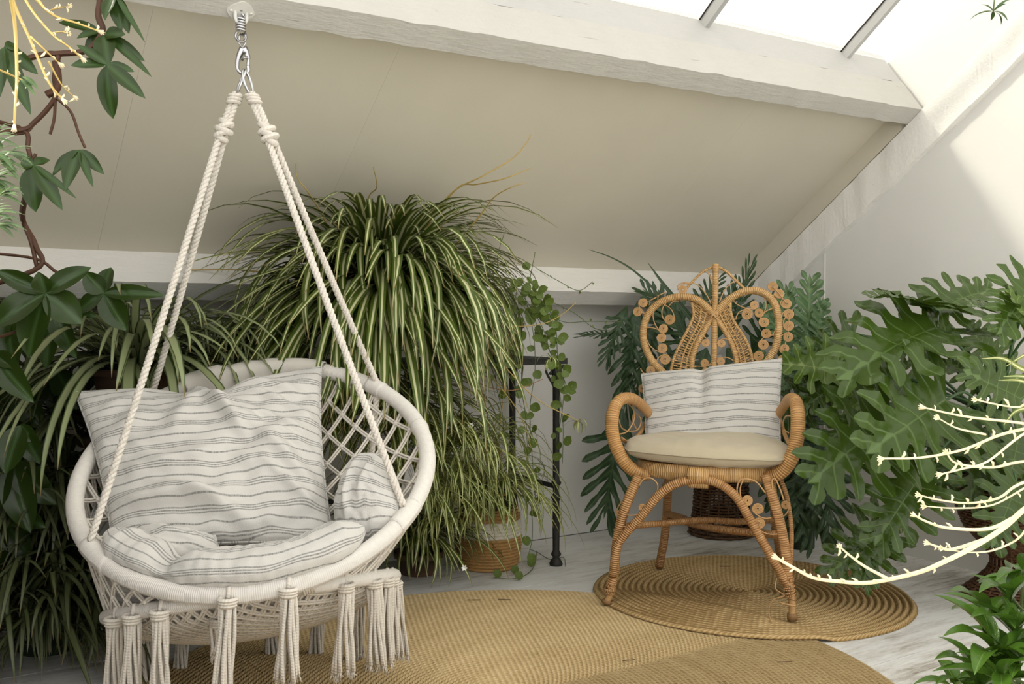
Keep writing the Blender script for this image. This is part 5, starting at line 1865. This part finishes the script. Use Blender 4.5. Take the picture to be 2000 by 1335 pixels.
# ------------------------------------------------------------------ climbing plant with many-fingered leaves, left
climb = thing('climbing_philodendron', 'dark climbing plant with fingered leaves hanging down the left side', 'plant', at(-60, 560, 2.5))
def pedate(node, tips, d0, root=climb, mat='pedate', spreadz=0.02):
    m = MB()
    b = at(*node, d0)
    for i, (x, yv, w) in enumerate(tips):
        t = at(x, yv, d0 + (0.03 * math.sin(i * 2.1 + node[0])))
        wm = w * d0 / FPX * 0.54
        dv = norm(t - b)
        lens(m, b, t, wm, norm(-FH + ZV * 0.35 + RT * 0.25 * math.sin(i * 1.7)), droop=0.10, fold=0.35, seg=10, wave=0.10, fat=0.85, seed=i)
    return m.build('leaf', MT[mat], root)
for node, tips, d in (
    ((209, 126), ((221, 232, 38), (138, 128, 22), (284, 192, 26), (262, 140, 18), (150, 88, 18)), 2.05),
    ((205, 68), ((212, 128, 40), (296, 150, 16), (283, 120, 22), (245, 68, 26)), 2.12),
    ((225, -12), ((283, 82, 10), (252, 66, 24), (238, 62, 26), (205, 40, 26)), 2.10),
    ((196, 62), ((115, 44, 20), (170, 110, 24), (150, 75, 16)), 2.16),
    ((154, 292), ((203, 340, 22), (182, 366, 14), (175, 332, 20), (102, 345, 22), (128, 372, 30)), 2.10),
    ((66, 322), ((70, 414, 44), (122, 410, 30), (97, 312, 22), (40, 318, 26), (150, 388, 12)), 2.10),
    ((8, 92), ((74, 145, 26), (60, 224, 28), (0, 190, 34), (40, 100, 30)), 2.05),
    ((88, 572), ((56, 698, 62), (160, 632, 58), (-12, 640, 56), (-8, 528, 34), (178, 522, 40), (75, 530, 34)), 2.28),
    ((202, 572), ((246, 645, 48), (321, 577, 30), (163, 530, 38), (217, 522, 40), (150, 612, 30)), 2.40),
    ((-15, 690), ((66, 786, 48), (40, 720, 30)), 2.35), ((100, 600), ((150, 700, 40), (90, 720, 40), (190, 618, 30)), 2.52), ((10, 600), ((30, 720, 60), (-20, 700, 50)), 2.50),
    ((40, 830), ((78, 905, 44), (10, 925, 50), (66, 862, 30)), 2.45), ((20, 900), ((110, 985, 56), (60, 1040, 60), (-20, 1010, 60)), 2.50), ((-10, 980), ((60, 1090, 60), (90, 1030, 50), (0, 1120, 60)), 2.55)):
    pedate(node, tips, d)
for node, tips, d in (((30, 760), ((90, 840, 50), (20, 870, 56), (-30, 820, 50)), 2.75), ((110, 720), ((60, 800, 50), (150, 800, 46), (120, 830, 40)), 2.8), ((60, 930), ((120, 1000, 50), (40, 1030, 60), (0, 980, 50)), 2.7), ((150, 880), ((110, 960, 46), (180, 960, 40)), 2.85), ((20, 1040), ((80, 1110, 56), (10, 1150, 60)), 2.65)):
    pedate(node, tips, d)
for pts, r in ((((190, -140), (196, -20), (192, 30), (200, 62), (170, 98), (115, 105), (62, 112), (-140, 175)), .0070), (((115, 105), (107, 150), (108, 190), (68, 238), (30, 255), (-140, 262)), .0060), (((108, 190), (138, 218), (153, 258), (166, 288)), .0030),
               (((-140, 215), (35, 248), (55, 290), (62, 330)), .0050), (((50, 380), (45, 430), (70, 480), (66, 528), (-140, 590)), .0060), (((-140, 487), (55, 502), (112, 532)), .0038), (((110, 120), (112, 170), (92, 185)), .0090), (((108, 190), (106, 230), (98, 262)), .0035),
               (((52, 370), (42, 420), (60, 470), (72, 520)), .0050), (((68, 330), (60, 322), (70, 300)), .0035), (((100, 600), (50, 640), (-140, 700)), .0040), (((-140, 245), (30, 262), (70, 240)), .0030)):
    stem(climb, [at(x, yv, 2.12 if yv < 400 else 2.3) for x, yv in pts], r, 'bark')

# ------------------------------------------------------------------ strap ferns behind the rattan chair
FERN = [lobed_mesh('frond', MT['fern'], 100 + k, lobes=7, deep=0.10, lobe_w=0.036, long=(0.46, 0.30), fan=(1.25, 0.42), first=0.22, last=0.92, fold=0.05, droop=0.22, wave=0.03, tip_w=0.02) for k in range(3)]
FERNB = [lobed_mesh('frond', MT['fern_bright'], 120 + k, lobes=9, deep=0.16, lobe_w=0.045, long=(0.30, 0.18), fan=(1.40, 0.70), first=0.15, last=0.92, fold=0.10, droop=0.20, wave=0.03, tip_w=0.03) for k in range(2)]
wk = on_floor(1425, 1046)
WKX, WKY = float(wk[0]), float(wk[1]) + 0.05
def wicker(root, prof, c, rows_step, name='woven_row', stakes=18, mat='wicker', rr=0.0052):
    """rows of cane round upright stakes along a profile"""
    tot = [0.0]
    for a, b in zip(prof, prof[1:]):
        tot.append(tot[-1] + math.hypot(b[0] - a[0], b[1] - a[1]))
    def pr(s):
        j = 0
        while j < len(tot) - 2 and tot[j + 1] < s:
            j += 1
        t = (s - tot[j]) / max(1e-9, tot[j + 1] - tot[j])
        return lerp(prof[j][0], prof[j + 1][0], t), lerp(prof[j][1], prof[j + 1][1], t)
    m = MB()
    s, k = 0.0, 0
    while s < tot[-1]:
        r, z = pr(s)
        n = stakes * 4
        m.tube([(c[0] + (r + 0.004 * math.cos(a * stakes + k * PI)) * math.cos(a), c[1] + (r + 0.004 * math.cos(a * stakes + k * PI)) * math.sin(a), z) for a in np.linspace(0, 2 * PI, n, endpoint=False)], rr, 5, closed=True)
        s += rows_step
        k += 1
    m.build('weave', MT[mat], root)
    for i in range(stakes):
        a = 2 * PI * i / stakes
        MB().tube([(c[0] + r * math.cos(a), c[1] + r * math.sin(a), z) for r, z in [pr(tot[-1] * q / 12) for q in range(13)]], 0.0042, 5).build('stake', MT[mat], root)
wst = thing('wicker_plant_stand', 'tall brown wicker plant stand behind the rattan chair', 'plant stand', (WKX, WKY, 0))
wicker(wst, [(0.135, 0.008), (0.115, 0.10), (0.10, 0.35), (0.115, 0.62), (0.15, 0.70)], (WKX, WKY), 0.013)
MB().lathe([(0, 0.66), (0.13, 0.66), (0.14, 0.695), (0, 0.695)], (WKX, WKY, 0), 20).build('liner', MT['soil'], wst)
fern = thing('strap_fern', 'blue-green strap fern with hanging fingered fronds behind the rattan chair', 'plant', (WKX, WKY, 0.69))
fc = np.array([WKX, WKY, 0.76])
def frond(b, t, d0, d1, k=0, width=1.0, bright=False, up=0.6, side=0.0, root=None):
    me = FERNB[k % 2] if bright else FERN[k % 3]
    bb, tt = at(*b, d0), at(*t, d1)
    for q in (bb, tt):
        q[1] = min(q[1], YB - 0.03)
        q[0] = min(q[0], XR - 0.05)
    bb[0] = min(bb[0], XR - 0.12)
    put_leaf(root or fern, me, bb, tt, norm(-FH + ZV * up + RT * side), width, 'frond')
for b, t, k, wd in (((1215, 800), (1182, 1005), 0, 0.85), ((1246, 590), (1222, 790), 1, 0.6), ((1300, 590), (1240, 745), 2, 0.8), ((1225, 598), (1185, 690), 0, 0.7), ((1205, 655), (1145, 645), 1, 0.35), 
                    ((1340, 640), (1270, 560), 0, 1.0), ((1360, 700), (1300, 590), 1, 0.9), ((1400, 660), (1440, 560), 2, 0.9), ((1430, 650), (1466, 520), 1, 0.5), ((1380, 680), (1350, 760), 2, 1.2), ((1420, 680), (1480, 760), 0, 1.2), ((1320, 700), (1290, 830), 1, 1.2),
                    ((1470, 690), (1520, 590), 2, 1.0), ((1360, 620), (1400, 540), 0, 0.9), ((1560, 850), (1612, 1048), 0, 1.1), ((1590, 830), (1640, 1010), 1, 1.1), ((1550, 860), (1560, 1030), 2, 1.0), ((1530, 780), (1590, 900), 0, 1.2), ((1500, 760), (1560, 1000), 1, 1.0), ((1480, 700), (1600, 760), 2, 1.0)):
    dd = 4.02 if b[0] < 1495 else 3.62
    frond(b, t, dd, dd - 0.10 if t[1] > 560 else dd - 0.04, k, wd)
for pts in (((1330, 650), (1290, 580), (1240, 530), (1195, 503), (1150, 487)), ((1380, 660), (1345, 615), (1300, 560), (1265, 512)), ((1350, 690), (1325, 620), (1300, 575))):
    m = MB()
    P = smooth([at(x, yv, 3.72) for x, yv in pts], 5)
    V, U = [], []
    for i, p in enumerate(P):
        s = i / (len(P) - 1)
        tg = norm(P[min(i + 1, len(P) - 1)] - P[max(i - 1, 0)])
        sv = norm(np.cross(tg, FH))
        ww = (0.011 if pts[0][0] != 1330 else 0.004) * (1 - s ** 2) + 0.0008
        V += [p - sv * ww, p + FH * ww * 0.3, p + sv * ww]
        U += [(0.05, s), (0.0, s), (0.05, s)]
    m.add(V, [f for i in range(len(P) - 1) for f in ((i * 3, i * 3 + 3, i * 3 + 4, i * 3 + 1), (i * 3 + 1, i * 3 + 4, i * 3 + 5, i * 3 + 2))], U)
    m.build('blade', MT['fern'], fern)
fern2 = thing('upright_fern', 'lighter green upright fern against the wall corner, behind the rattan chair scrolls', 'plant', at(1560, 800, 3.85))
for b, t, k, wd in (((1572, 720), (1592, 542), 0, 0.9), ((1552, 720), (1545, 560), 1, 0.8), ((1590, 700), (1612, 590), 0, 0.9), ((1560, 700), (1500, 600), 1, 0.9), ((1570, 740), (1530, 640), 0, 1.0), ((1560, 760), (1600, 640), 1, 1.0), ((1545, 760), (1490, 690), 0, 1.0)):
    frond(b, t, 3.86, 3.80, k, wd, True, 0.4, 0.0, fern2)
MB().tube([at(1565, 800, 3.86), at(1562, 760, 3.86), at(1570, 700, 3.86)], 0.006, 6).build('stem', MT['petiole'], fern2)
fp = at(1560, 800, 3.88)
pot(fern2, (fp[0] + 0.05, fp[1] + 0.03, 0.0), 0.07, float(fp[2]) - 0.03, 'pot')

# ------------------------------------------------------------------ big cut-leaved philodendron in a wicker urn, right
ux, uy = 3.135, 1.80
urn = thing('wicker_urn', 'dark wicker urn on a flared foot beside the white wall', 'planter', (ux, uy, 0))
wicker(urn, [(0.150, 0.010), (0.120, 0.035), (0.075, 0.080), (0.055, 0.120), (0.080, 0.160), (0.145, 0.230), (0.178, 0.320), (0.185, 0.400), (0.170, 0.430)], (ux, uy), 0.0115, stakes=26)
MB().lathe([(0.0, 0.12), (0.05, 0.12), (0.14, 0.24), (0.170, 0.34), (0.170, 0.40), (0, 0.385)], (ux, uy, 0), 22).build('liner', MT['soil'], urn)
phil = thing('philodendron', 'large philodendron with deeply cut glossy leaves growing from the wicker urn', 'plant', (ux, uy, 0.385))
PH = [lobed_mesh('leaf', MT['phil'], 200 + k, lobes=7, deep=0.33, lobe_w=0.072, long=(0.60, 0.28), fan=(2.25, 0.55), first=0.02, last=0.85, droop=0.16, wave=0.028) for k in range(4)]
PHP = [lobed_mesh('leaf', MT['phil_pale'], 220 + k, lobes=5, deep=0.40, lobe_w=0.085, long=(0.60, 0.30), fan=(2.1, 0.60), first=0.02, last=0.80, droop=0.12, wave=0.03) for k in range(2)]
crown = np.array([ux, uy, 0.46])
stem(phil, [(ux, uy, 0.38), (ux - 0.01, uy + 0.02, 0.52), (ux - 0.02, uy + 0.05, 0.62)], (0.026, 0.02), 'petiole', 'trunk', 9)
def pleaf(b, t, d0, d1, k, nrm, wd=1.0, pale=False, pet=True):
    bb, tt = at(*b, d0), at(*t, d1)
    for q in (bb, tt):
        q[0] = min(q[0], XR - 0.04)
    me = PHP[k % 2] if pale else PH[k % 4]
    put_leaf(phil, me, bb, tt, nrm, wd)
    if pet:
        s = np.array([ux - 0.02, uy + 0.05, 0.58]) + np.array([math.cos(k * 2.1), math.sin(k * 2.1), 0]) * 0.02
        mid = lerp(s, bb, 0.55) + ZV * 0.05
        stem(phil, [s, mid, bb], (0.0058, 0.0036), 'petiole', 'petiole')
NU = norm(-FH * 0.55 + ZV * 0.9)
NF = norm(-FH + ZV * 0.45)
NFL = norm(-FH + ZV * 0.5 - RT * 0.25)
for b, t, d0, d1, k, nr, wd, pale in (
    ((1822, 598), (1716, 556), 3.05, 2.95, 0, norm(-FH * 0.15 + ZV), 1.1, False),
    ((1834, 606), (1945, 545), 3.05, 3.10, 1, norm(-FH * 0.6 + ZV * 0.8), 1.15, False),
    ((1832, 640), (1648, 700), 3.00, 2.80, 2, norm(-FH * 0.6 + ZV * 0.8 - RT * 0.1), 1.0, False),
    ((1992, 628), (1900, 575), 2.90, 2.85, 3, norm(-FH * 0.35 + ZV), 1.2, False),
    ((1945, 705), (1900, 640), 3.15, 3.12, 0, NF, 1.5, False),
    ((1848, 780), (1722, 862), 2.85, 2.66, 1, NF, 1.25, False),
    ((1735, 822), (1598, 926), 2.95, 2.80, 2, NF, 1.15, False),
    ((1995, 780), (1898, 718), 2.60, 2.55, 3, NF, 1.2, False),
    ((1628, 724), (1536, 704), 3.40, 3.35, 0, NF, 1.3, True),
    ((1670, 650), (1580, 700), 3.65, 3.65, 1, NF, 1.0, False),
    ((1797, 930), (1716, 1052), 2.95, 2.85, 0, NFL, 1.15, False),
    ((1716, 1040), (1622, 1118), 3.05, 3.00, 3, NF, 1.1, False),
    ((1712, 1046), (1690, 1142), 3.05, 2.98, 2, NF, 1.1, False),
    ((1735, 740), (1655, 800), 3.20, 3.10, 1, NF, 1.0, True),
    ((1600, 760), (1520, 830), 3.45, 3.40, 2, NF, 1.0, False),
    ((1650, 740), (1570, 790), 3.40, 3.35, 3, NF, 1.1, False),
    ((1870, 850), (1840, 960), 3.15, 3.10, 1, NF, 1.2, False),
    ((1930, 860), (1900, 990), 3.10, 3.05, 2, NF, 1.1, False),
    ((1990, 850), (1970, 960), 3.00, 2.95, 0, NF, 1.2, False),
    ((1800, 700), (1760, 620), 3.25, 3.25, 3, NF, 1.1, False),
    ((1930, 760), (1860, 700), 3.25, 3.22, 2, NF, 1.2, False),
    ((1985, 940), (1950, 1060), 2.95, 2.85, 1, NF, 1.1, False),
    ((1780, 790), (1700, 700), 3.10, 3.05, 0, NF, 1.0, False),
    ((2010, 560), (1960, 640), 2.85, 2.75, 2, NF, 1.1, False),
    ((2020, 640), (1975, 560), 2.80, 2.80, 1, norm(-FH * 0.4 + ZV), 1.1, True),
    ((1860, 900), (1800, 850), 3.20, 3.15, 3, NF, 1.0, False),
    ((1690, 800), (1620, 860), 3.20, 3.12, 0, NF, 1.0, False)):
    pleaf(b, t, d0, d1, k, nr, wd, pale)
m = MB()
rd = random.Random(8)
plantlet(phil, at(1745, 1020, 2.98), 12, 0.09, 701, 'spider_dim', 0.003)

# ------------------------------------------------------------------ sunlit flower stalks, near right
def buds(m, P, r, seed, every=0.02, size=0.005):
    rd = random.Random(seed)
    acc = 0
    for a, b in zip(P, P[1:]):
        acc += float(np.linalg.norm(b - a))
        if acc > every * rd.uniform(0.6, 1.5):
            acc = 0
            dv = norm(UP * rd.uniform(0.2, 1) * rd.choice((1, 1, -1)) + RT * rd.uniform(-0.5, 0.5) - FH * rd.uniform(-0.5, 0.5))
            s = size * rd.uniform(0.7, 1.5)
            m.tube([b, b + dv * s * 1.3, b + dv * s * 2.0 - RT * s * 0.5], [r * 0.5, s * 0.35, s * 0.15], 5)
    e = P[-1]
    tg = norm(P[-1] - P[-2])
    for k in range(5):
        dv = norm(tg + (RT * math.cos(k * 1.3) + UP * math.sin(k * 1.3)) * 0.7)
        m.tube([e - tg * 0.004, e + dv * size, e + dv * size * 1.7], [r * 0.6, size * 0.32, size * 0.12], 5)
def stalks(root, lst, d, mat, rs, seed, bud_mat, every=0.022, size=0.0045):
    for i, (pts, r) in enumerate(lst):
        rd = random.Random(seed + i)
        dd = d + rd.uniform(-0.05, 0.05)
        P = smooth([at(x, yv, dd + 0.03 * math.sin(k + i)) for k, (x, yv) in enumerate(pts)], 6)
        st = MB().tube(P, [lerp(r, r * 0.45, k / (len(P) - 1)) * rs for k in range(len(P))], 7).build('flower_stalk', MT[mat], root)
        m = MB()
        buds(m, P[len(P) // 3:], r * rs, seed + i, every, size)
        m.build('buds', MT[bud_mat], st)['kind'] = 'stuff'
sp = at(2260, 960, 1.62)
stk = thing('flowering_succulent', 'sunlit plant with long pale flower stalks reaching in front of the rattan chair', 'plant', (sp[0], sp[1], 0))
pot(stk, (sp[0], sp[1], 0), 0.12, float(sp[2]) - 0.06, 'potwhite')
stalks(stk, [
    (((2240, 930), (2080, 960), (2010, 988), (1960, 1030), (1900, 1068), (1840, 1098), (1790, 1118), (1700, 1137), (1640, 1135), (1590, 1128), (1550, 1108), (1515, 1088)), 1.0),
    (((1735, 1130), (1690, 1106), (1662, 1086), (1640, 1067)), 0.55), (((1925, 1052), (1860, 1072), (1835, 1068), (1812, 1060)), 0.6), (((1985, 1008), (1930, 1032), (1850, 1030), (1810, 1018), (1786, 1006)), 0.6),
    (((2230, 940), (2080, 975), (2020, 1010), (1990, 1050), (1940, 1074), (1890, 1078), (1840, 1070)), 0.45),
    (((2240, 900), (2080, 830), (2010, 836), (1950, 850), (1880, 878), (1800, 893), (1722, 895)), 0.65), (((2230, 915), (2080, 850), (2010, 842), (1930, 900), (1880, 915), (1836, 926)), 0.5), (((2200, 900), (2010, 900), (1940, 912), (1870, 905), (1848, 884)), 0.55),
    (((2200, 860), (2010, 828), (1900, 815), (1850, 806), (1803, 795)), 0.5), (((1925, 848), (1870, 836), (1832, 816)), 0.35), (((2200, 900), (2010, 938), (1950, 972), (1890, 982), (1830, 975), (1795, 966)), 0.5), (((2230, 920), (2080, 920), (2010, 948), (1940, 985), (1870, 992), (1806, 988)), 0.4),
    (((2230, 900), (2080, 800), (2010, 790), (1985, 795), (1940, 788), (1905, 780)), 0.45)], 1.50, 'stalk', 0.0050, 900, 'bud')
for i, pts in enumerate((((2240, 900), (2130, 780), (2060, 740), (2000, 722), (1960, 700), (1918, 700)), ((2240, 905), (2130, 790), (2060, 750), (2000, 735), (1960, 735)), ((2240, 910), (2120, 820), (2050, 780), (2000, 745), (1950, 742)), ((2240, 915), (2120, 830), (2050, 800), (1990, 800), (1960, 830)), ((2240, 900), (2140, 750), (2060, 690), (2010, 690), (1965, 715)))):
    m = MB()
    P = smooth([at(x, yv, 1.55) for x, yv in pts], 5)
    V, U = [], []
    for j, p in enumerate(P):
        s = j / (len(P) - 1)
        tg = norm(P[min(j + 1, len(P) - 1)] - P[max(j - 1, 0)])
        sv = norm(np.cross(tg, FH))
        ww = 0.006 * (1 - s ** 2) + 0.0006
        V += [p - sv * ww, p + FH * ww * 0.3, p + sv * ww]
        U += [(0.0, s * 0.9), (0.5, s * 0.9), (1.0, s * 0.9)]
    m.add(V, [f for j in range(len(P) - 1) for f in ((j * 3, j * 3 + 3, j * 3 + 4, j * 3 + 1), (j * 3 + 1, j * 3 + 4, j * 3 + 5, j * 3 + 2))], U)
    m.build('leaf', MT['spider_thin'], stk)

# ------------------------------------------------------------------ sunlit flower sprays, near top left
hp = at(-40, -150, 1.25)
spray = thing('flower_spray', 'straw-yellow budding flower stems hanging into the top left corner', 'plant', hp)
pot(spray, (hp[0], hp[1], hp[2] + 0.02), 0.09, 0.12, 'terra')
for k in range(3):
    a = 2 * PI * k / 3
    MB().tube([(hp[0] + 0.09 * math.cos(a), hp[1] + 0.09 * math.sin(a), hp[2] + 0.135), (hp[0], hp[1], zc(C_GLASS, hp[1]) - 0.045)], 0.002, 5).build('hanger', MT['runner'], spray)
stalks(spray, [
    (((0, -110), (22, 0), (30, 60), (33, 150), (30, 200), (28, 250)), 0.8), (((0, -100), (25, 0), (60, 80), (95, 160), (125, 197)), 0.75), (((20, -90), (50, 0), (100, 65), (135, 92), (162, 116)), 0.55), (((40, -70), (75, 0), (105, 30), (150, 45), (196, 62)), 0.55),
    (((60, 72), (90, 100), (118, 126)), 0.4), (((95, 120), (120, 165), (146, 190)), 0.35), (((-40, 120), (0, 137), (40, 155), (55, 166)), 0.5), (((70, 0), (90, 20), (105, 18), (135, 12)), 0.35), (((100, 65), (120, 62), (134, 66)), 0.3)], 1.22, 'stalk_gold', 0.0036, 950, 'bud', 0.012, 0.0032)
rd = random.Random(12)
m = MB()
for (x, yv) in ((5, 300), (15, 320), (0, 350), (10, 385), (-5, 420), (30, 300), (5, 440), (0, 270)):
    for k in range(9):
        a = rd.uniform(-0.9, 0.9)
        L = rd.uniform(0.02, 0.04)
        b = at(x - 14, yv, 1.22 + rd.uniform(-0.03, 0.03))
        t = b + (RT * math.cos(a) + UP * math.sin(a) * 0.8 - FH * rd.uniform(-0.5, 0.5)) * L
        lens(m, b, t, 0.0028, norm(UP + -FH * 0.5), droop=0.25, seg=5)
m.build('tuft', MT['fern_bright'], spray)['kind'] = 'stuff'
m = MB().tube(smooth([at(-40, -140, 1.25), at(-30, 60, 1.24), at(-15, 200, 1.24), at(-12, 330, 1.24), at(-14, 450, 1.24)], 5), 0.0022, 5)
m.build('stem', MT['greenstem'], spray)
m = MB()
for b, t in (((40, 155), (68, 186)), ((48, 158), (62, 168)), ((44, 150), (75, 175))):
    lens(m, at(*b, 1.22), at(*t, 1.22), 0.003, norm(UP - FH), droop=0.3, seg=6)
m.build('leaf', MT['fern_bright'], spray)

# ------------------------------------------------------------------ glossy lance-leaved plant, near bottom right
tp = at(2010, 1335, 1.85)
trad = thing('lance_leaved_plant', 'glossy green lance-leaved plant in the near bottom right corner', 'plant', (tp[0], tp[1], 0))
pot(trad, (tp[0] + 0.03, tp[1] - 0.02, 0), 0.11, 0.19, 'potwhite')
lm_ = []
for k in range(4):
    m = MB()
    lens(m, (0, 0, 0), (0, 1, 0), (0.17, 0.20, 0.15, 0.185)[k], (0, 0, 1), droop=(0.18, 0.30, 0.22, 0.35)[k], fold=0.5, seg=9, wave=0.05, fat=0.8, seed=k)
    lm_.append(m.mesh('leaf', MT['trad']))
rd = random.Random(31)
for (x, yv, d, n, L) in ((1930, 1190, 1.78, 6, 0.095), (1975, 1165, 1.75, 6, 0.09), (1985, 1225, 1.72, 7, 0.10), (1940, 1265, 1.70, 7, 0.115), (1990, 1285, 1.68, 7, 0.10), (1905, 1300, 1.74, 7, 0.10), (1955, 1325, 1.66, 7, 0.10), (1868, 1335, 1.76, 6, 0.075), (1998, 1120, 1.80, 6, 0.09), (1915, 1345, 1.70, 6, 0.09)):
    c = at(x, yv, d)
    base = np.array([tp[0] + 0.03 + rd.uniform(-0.05, 0.05), tp[1] - 0.02 + rd.uniform(-0.05, 0.05), 0.18])
    stem(trad, [base, lerp(base, c, 0.6) + ZV * 0.03, c], 0.0032, 'greenstem')
    for k in range(n):
        a = 2 * PI * k / n + rd.uniform(-0.3, 0.3)
        el = rd.uniform(-0.25, 0.75)
        dv = np.array([math.cos(a) * math.cos(el), math.sin(a) * math.cos(el), math.sin(el)])
        LL = L * rd.uniform(0.65, 1.15)
        nr = norm(ZV - dv * dv[2] + 0.0)
        b = c + ZV * rd.uniform(-0.02, 0.01)
        put_leaf(trad, rd.choice(lm_), b, b + dv * LL, nr)

# ------------------------------------------------------------------ hanging plantlet, near top right
hb = at(1940, 22, 1.7)
hang = thing('hanging_plantlet', 'tiny hanging plantlet against the bright wall in the top right corner', 'plant', hb)
stem(hang, [hb, hb + ZV * 0.2 + RT * 0.01, (hb[0] + 0.01, hb[1], zc(C_GLASS, hb[1]) - 0.01)], 0.0014, 'greenstem', 'runner')
m = MB()
for t, w in (((1893, 40), .0030), ((1968, 40), .0030), ((1955, 48), .0034), ((1935, 40), .0030), ((1912, 10), .0024), ((1965, 8), .0022), ((1975, 0), .002)):
    lens(m, hb, at(*t, 1.7 + rd.uniform(-0.03, 0.03)), w, norm(UP - FH), droop=0.25, seg=6)
m.build('leaves', MT['pedate'], hang)

# ------------------------------------------------------------------ litter on the rugs
for i, (x, yv, L, a, lab) in enumerate(((925, 1172, .022, .05, 'thin dry twig lying near the far edge of the large rug'), (985, 1171, .020, -.1, 'thin dry twig on the large rug below the seagrass basket'), (1228, 1290, .018, .3, 'tiny curled twig in the middle of the large rug'), (1532, 1293, .020, .1, 'tiny dry twig near the overlap of the two rugs'), (1416, 1106, .018, 0, 'dark twig on the small rug under the rattan chair'))):
    c = on_floor(x, yv, 0.013 if i != 4 else 0.014)
    dv = RT * math.cos(a) + FH * math.sin(a)
    tag(MB().tube([c - dv * L + ZV * 0.002, c + ZV * 0.001 + FH * 0.003, c + dv * L + ZV * 0.002], 0.0011, 5).build('twig', MT['bark']), lab, 'twig', 'dry twigs on the rugs')
